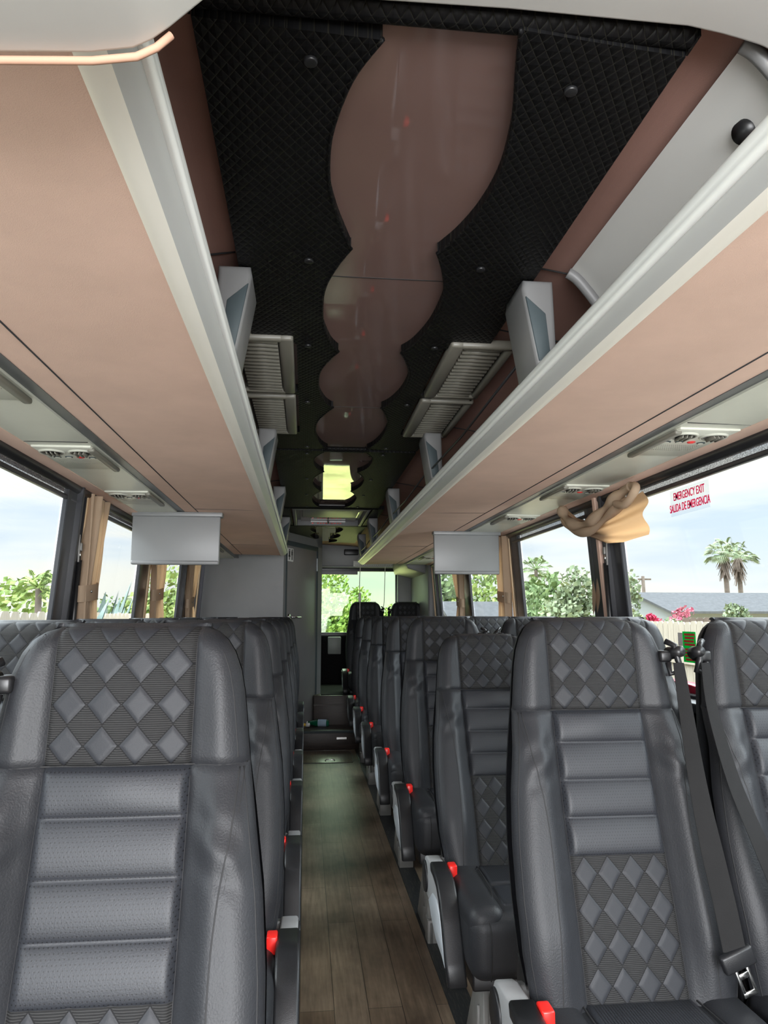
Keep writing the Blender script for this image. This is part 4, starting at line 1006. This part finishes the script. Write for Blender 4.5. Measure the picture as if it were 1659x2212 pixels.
# ================================================================== OUTSIDE
S('ground_1', MB().box(-90, 90, -40, 10.5, -1.12, -1.10), M['ground'])
S('ground_2', MB().box(-90, 90, 10.5, 160, -1.13, -1.101), M['ground_dry'])
def picket_fence(name, x0, y0, x1, y1, ztop, pitch, lb, mat, dog=True, gap=.008):
    d_ = Vector((x1-x0, y1-y0, 0)); L_ = d_.length; ang_ = math.atan2(d_.y, d_.x); n = int(L_/pitch)
    mb = MB(); rr = random.Random(3)
    for i in range(n):
        a = i*pitch; h = ztop+1.1+rr.uniform(-.008, .008); w = pitch-gap; c = w*.24
        mb.prism([(a, 0), (a+w, 0), (a+w, h-c), (a+w-c*.5, h-c*.25), (a+w-c, h), (a+c, h), (a+c*.5, h-c*.25), (a, h-c)], 'y', 0, .018)
    for z in (.4, ztop+.6): mb.box(0, L_, .018, .055, z, z+.09)
    return mb.build(name, mat, loc=(x0, y0, -1.1), rot=(0, 0, ang_), label=lb, category='fence')
picket_fence('picket_fence', 4.4, 3.0, 4.8, 16.0, 1.27, .145, 'weathered white picket fence outside the right windows', M['fence'])
picket_fence('picket_fence', -2.55, 1.5, -2.7, 14, 1.375, .235, 'cream rounded picket fence outside the left windows', M['fence'])
picket_fence('board_fence', 8.0, 15.0, 24.0, 15.5, 1.30, .16, 'brown board fence farther behind the white picket fence on the right', M['fence_brown'])
def foliage(mb, blobs, n, size, mi=0, seed=1, flat=.6):
    rr = random.Random(seed); tot = sum(b[3]**3 for b in blobs)
    vs = []; fs = []
    for b in blobs:
        k = int(n*b[3]**3/tot)+10; sz = b[4] if len(b) > 4 else 1
        for _ in range(k):
            u = Vector((rr.gauss(0, 1), rr.gauss(0, 1), rr.gauss(0, 1))).normalized()*b[3]*(rr.random()**.28)
            c = Vector(b[:3])+Vector((u.x, u.y, u.z*sz))
            a = Vector((rr.gauss(0, 1), rr.gauss(0, 1), rr.gauss(0, 1))).normalized(); d_ = a.orthogonal().normalized(); s_ = size*rr.uniform(.6, 1.3)
            e_ = a.cross(d_)*flat; i = len(vs)
            vs += [(c-d_*s_)[:], (c+e_*s_)[:], (c+d_*s_)[:], (c-e_*s_)[:]]; fs.append((i, i+1, i+2, i+3))
    mb.add(vs, fs, mi); return mb
def tree(name, x, y, h, r, mat, lb, n=2600, size=.16, seed=1, tr=.12, shape=1.0, cat='tree', low=.35):
    t = thing(name, lb, cat, (x, y, -1.1)); rr = random.Random(seed)
    bl = []
    for i in range(9):
        a = rr.uniform(0, 2*PI); k = rr.random(); z = h*(low+(1-low)*k*.9)
        q = r*(1-abs(k-.4)*.9)*.6
        bl.append((q*math.cos(a), q*math.sin(a), z-r*.25, r*rr.uniform(.38, .62)*(1.15-.45*k), shape))
    bl.append((0, 0, h*.86, r*.45, shape))
    foliage(MB(), bl, n, size, seed=seed).build('foliage', mat, t)
    tb = MB().tube([(0, 0, 0), (.05, 0, h*.3), (0, .05, h*.6)], [tr, tr*.8, tr*.5], 8)
    for i in range(4): b = bl[i]; tb.tube([(0, 0, h*.35), (b[0]*.5, b[1]*.5, (h*.35+b[2])/2+.1), b[:3]], [tr*.5, tr*.35, tr*.15], 6)
    tb.build('trunk', M['bark'], t)
    return t
G1 = 'trees and shrubs outside'
# right side (x at depth y = (px-660)/1580*y)
def px(p, y): return (p-660)/1590.0*y
tree('slender_tree', px(1372, 17), 17, 3.55, .62, M['leaf_c'], 'slender pale green tree right of the right window pillar', 1300, .07, 11, .05, 1.6)
tree('leafy_tree', px(1262, 19), 19, 3.7, 1.1, M['leaf_c'], 'pale green tree seen through the window just left of the right window pillar', 2600, .09, 12, .08, 1.2)
tree('leafy_tree', px(1225, 22), 22, 2.6, 1.5, M['leaf_a'], 'low bright green tree in the middle of the second right window', 3000, .11, 13)
tree('leafy_tree', px(1160, 27), 27, 3.6, 1.6, M['leaf_b'], 'mid green tree at the left edge of the second right window', 3200, .13, 14)
tree('leafy_tree', px(1190, 34), 34, 4.2, 2.2, M['leaf_b'], 'darker green tree behind the trees in the second right window', 3200, .17, 15)
tree('leafy_tree', px(1052, 24), 24, 3.9, 1.6, M['leaf_a'], 'bright green tree seen below the right hanging screen', 3400, .12, 16)
tree('leafy_tree', px(965, 28), 28, 4.3, 1.7, M['leaf_b'], 'green tree seen in the last right window', 3400, .14, 17)
tree('round_shrub', px(1055, 15), 15, 2.35, .35, M['leaf_a'], 'small round bush beside the little white house', 700, .05, 18, .03, 1, 'bush')
tree('round_shrub', px(1400, 20), 20, 2.55, .75, M['leaf_a'], 'low green bush right of the right window pillar below the slender tree', 1500, .08, 19, .03, 1, 'bush', .5)
tree('round_shrub', px(1627, 19), 19, 2.95, .55, M['leaf_c'], 'pale bush in front of the blue-grey house at the right edge', 1200, .07, 20, .03, 1.1, 'bush', .5)
tree('leafy_tree', px(1525, 48), 48, 3.4, 1.3, M['leaf_c'], 'hazy tree rising behind the house roof', 1500, .12, 21)
tree('flowering_shrub', px(1436, 18), 18, 2.62, .33, M['flower_red'], 'crimson flowering shrub above the fence', 1300, .05, 22, .03, .9, 'bush', .6)
tree('flowering_shrub', px(1500, 19), 19, 2.85, .52, M['flower_pink'], 'pink flowering tree in front of the house', 900, .06, 23, .04, .7, 'bush', .6)
tree('round_shrub', px(1493, 18.6), 18.6, 2.55, .42, M['leaf_c'], 'green bush under the pink blossoms', 900, .06, 24, .03, .8, 'bush', .6)
tree('flowering_shrub', px(1560, 14.2), 14.2, 2.32, .5, leafmat('flowers_orange', (.30, .15, .06), (.36, .26, .13)), 'orange flowering creeper on the brown fence', 600, .05, 25, .03, .25, 'bush', .8)
# left side
tree('leafy_tree', px(38, 16)+.25, 16, 3.05, 1.75, M['leaf_a'], 'bright green tree outside the nearest left window', 4200, .09, 31, .08, .8, low=.5)
tree('leafy_tree', px(250, 22), 22, 2.9, 1.2, M['leaf_b'], 'grey-green tree outside the second left window', 1800, .09, 32, .08, 1)
tree('leafy_tree', px(370, 24), 24, 3.9, 1.6, M['leaf_a'], 'green tree seen under the left hanging screen', 3400, .12, 33)
tree('leafy_tree', px(300, 30), 30, 3.0, 1.5, M['leaf_c'], 'pale tree between the second and third left windows', 2200, .12, 34)
# rear
tree('leafy_tree', px(718, 34), 34, 4.35, 1.75, M['leaf_a'], 'large leafy tree seen through the rear window', 4200, .12, 41, .16, 1.0, low=.3)
tree('leafy_tree', px(775, 38), 38, 3.95, 1.25, M['leaf_a'], 'lighter tree right of the large one in the rear window', 2200, .12, 42, .12, 1.0)
tree('round_shrub', px(843, 50), 50, 3.2, 1.0, M['leaf_a'], 'small round tree at the right edge of the rear window', 900, .14, 43, .05, 1, 'tree')
tree('round_shrub', px(690, 30), 30, 2.5, .9, M['leaf_b'], 'green bush low at the left edge of the rear window', 1400, .1, 44, .03, 1, 'bush', .4)
# agaves
def agave(x, y, h, n, lb, seed):
    rr = random.Random(seed); mb = MB()
    for i in range(n):
        a = 2*PI*i/n+rr.uniform(-.2, .2); tilt = rr.uniform(.15, .75); L_ = h*rr.uniform(.75, 1.05); w = .10*h/1.6
        dir_ = Vector((math.cos(a)*math.sin(tilt), math.sin(a)*math.sin(tilt), math.cos(tilt))); side_ = Vector((-math.sin(a), math.cos(a), 0)); nrm = dir_.cross(side_)
        P = []
        for k in range(9):
            s_ = k/8; c = dir_*L_*s_+Vector((0, 0, -.15*s_*s_*math.sin(tilt)*L_)); ww = w*(.7+1.2*s_ if s_ < .35 else 1.12*(1-((s_-.35)/.65)**1.6)+.005)
            P.append([(c-side_*ww+nrm*ww*.3)[:], c[:], (c+side_*ww+nrm*ww*.3)[:]])
        P = np.array(P); mb.grid(P); P2 = P.copy(); P2 -= np.array(nrm)*.012; mb.grid(P2[:, ::-1])
    return mb.build('agave', M['agave'], loc=(x, y, -1.1), label=lb, category='agave', group='agaves outside')
agave(-3.12, 8.6, 2.95, 16, 'big blue-green agave leaves behind the nearest left window', 51)
agave(-3.65, 12.6, 3.1, 30, 'spiky blue-green agave clump outside the second left window', 52)
agave(-4.9, 18.4, 3.0, 24, 'pale agave clump farther left beyond the second left window', 53)
# palms
def palm(x, y, h, r, lb, seed, skirt=True, leafn=26, tr=.16, mat='leaf_c'):
    rr = random.Random(seed); t = thing('palm_tree', lb, 'palm tree', (x, y, -1.1))
    MB().tube([(0, 0, 0), (.05, 0, h*.5), (0, 0, h)], [tr*1.2, tr*.9, tr*.8], 10).build('trunk', M['bark'], t)
    mb = MB()
    for i in range(leafn):
        a = rr.uniform(0, 2*PI); el_ = rr.uniform(-.5, 1.2); base = Vector((0, 0, h)); d_ = Vector((math.cos(a)*math.cos(el_), math.sin(a)*math.cos(el_), math.sin(el_)))
        hub = base+d_*r*.55; sd = d_.cross(Vector((0, 0, 1))).normalized(); u2 = sd.cross(d_)
        mb.tube([base[:], hub[:]], .02, 4)
        for k in range(13):
            f_ = (k-6)/6*1.25; dd = (d_*math.cos(f_)+sd*math.sin(f_)).normalized(); tip = hub+dd*r*.5+Vector((0, 0, -.16*r)); mid = hub+dd*r*.3; w = (u2*math.sin(f_)+Vector((0, 0, 1))*.3+sd*.6).normalized()*r*.035
            q = len(mb.v); mb.add([hub[:], (mid+w)[:], tip[:], (mid-w)[:]], [(0, 1, 2, 3)])
    mb.build('fronds', M[mat], t)
    if skirt:
        mb = MB()
        for i in range(60):
            a = rr.uniform(0, 2*PI); z0 = h-rr.uniform(0, .9*r); rad = tr+.32*r*(1-(h-z0)/(1.2*r))
            p0 = Vector((tr*math.cos(a), tr*math.sin(a), z0)); p1 = p0+Vector((math.cos(a)*rad*.7, math.sin(a)*rad*.7, -.55*r)); w = Vector((-math.sin(a), math.cos(a), 0))*.06*r
            mb.add([(p0-w)[:], (p0+w)[:], (p1+w*.3)[:], (p1-w*.3)[:]], [(0, 1, 2, 3)])
        mb.build('dead_frond_skirt', M['fence_brown'], t)
palm(px(1617, 40), 40, 6.0, 1.15, 'tall fan palm, left one of the pair at the right edge', 61); palm(px(1650, 42), 42, 5.95, 1.2, 'tall fan palm, right one of the pair at the right edge', 62)
palm(-4.85, 14, 2.95, .42, 'small palm beside the left window pillar', 63, False, 24, .07, 'leaf_a'); palm(px(1170, 40), 40, 5.0, 1.0, 'distant palm top rising over the trees in the second right window', 64, False, 22, .12, 'leaf_b')
# house, small house, pole
def house(x, y, w, dp, hw, hr, rz, lb, wallm, nm='house'):
    t = thing(nm, lb, 'house', (x, y, -1.1), rz)
    MB().box(-w/2, w/2, -dp/2, dp/2, 0, hw).add([(-w/2, -dp/2, hw), (-w/2, dp/2, hw), (-w/2, 0, hr-.08)], [(0, 2, 1)]).add([(w/2, -dp/2, hw), (w/2, dp/2, hw), (w/2, 0, hr-.08)], [(0, 1, 2)]).build('wall', wallm, t)
    o = .35
    MB().prism([(-dp/2-o, hw-.12), (0, hr), (dp/2+o, hw-.12), (dp/2+o, hw-.02), (0, hr+.1), (-dp/2-o, hw-.02)], 'x', -w/2-o, w/2+o).build('roof', M['roof'], t)
    f = MB().box(-w*.2, -w*.05, -dp/2-.03, -dp/2, hw*.45, hw*.8).build('window', M['white'], t); MB().box(-w*.19, -w*.06, -dp/2-.04, -dp/2-.03, hw*.48, hw*.77).build('pane', M['slate'], f)
house(px(1600, 34)+.5, 34, 9.5, 6, 2.65, 3.45, .05, 'low blue-grey house with a grey shingle roof on the right', M['house_wall']); house(px(1030, 21), 21, 1.5, 1.6, 2.3, 2.75, .1, 'little white house with a grey roof below the right hanging screen', M['white'], 'small_house')
t = thing('utility_pole', 'wooden utility pole with a crossarm behind the red flowers', 'utility pole', (px(1422, 45), 45, -1.1)); MB().tube([(0, 0, 0), (-.1, 0, 4.95)], .11, 8).build('pole', M['bark'], t); MB().box(-.42, .42, -.06, .06, 4.7, 4.8).build('crossarm', M['bark'], t)
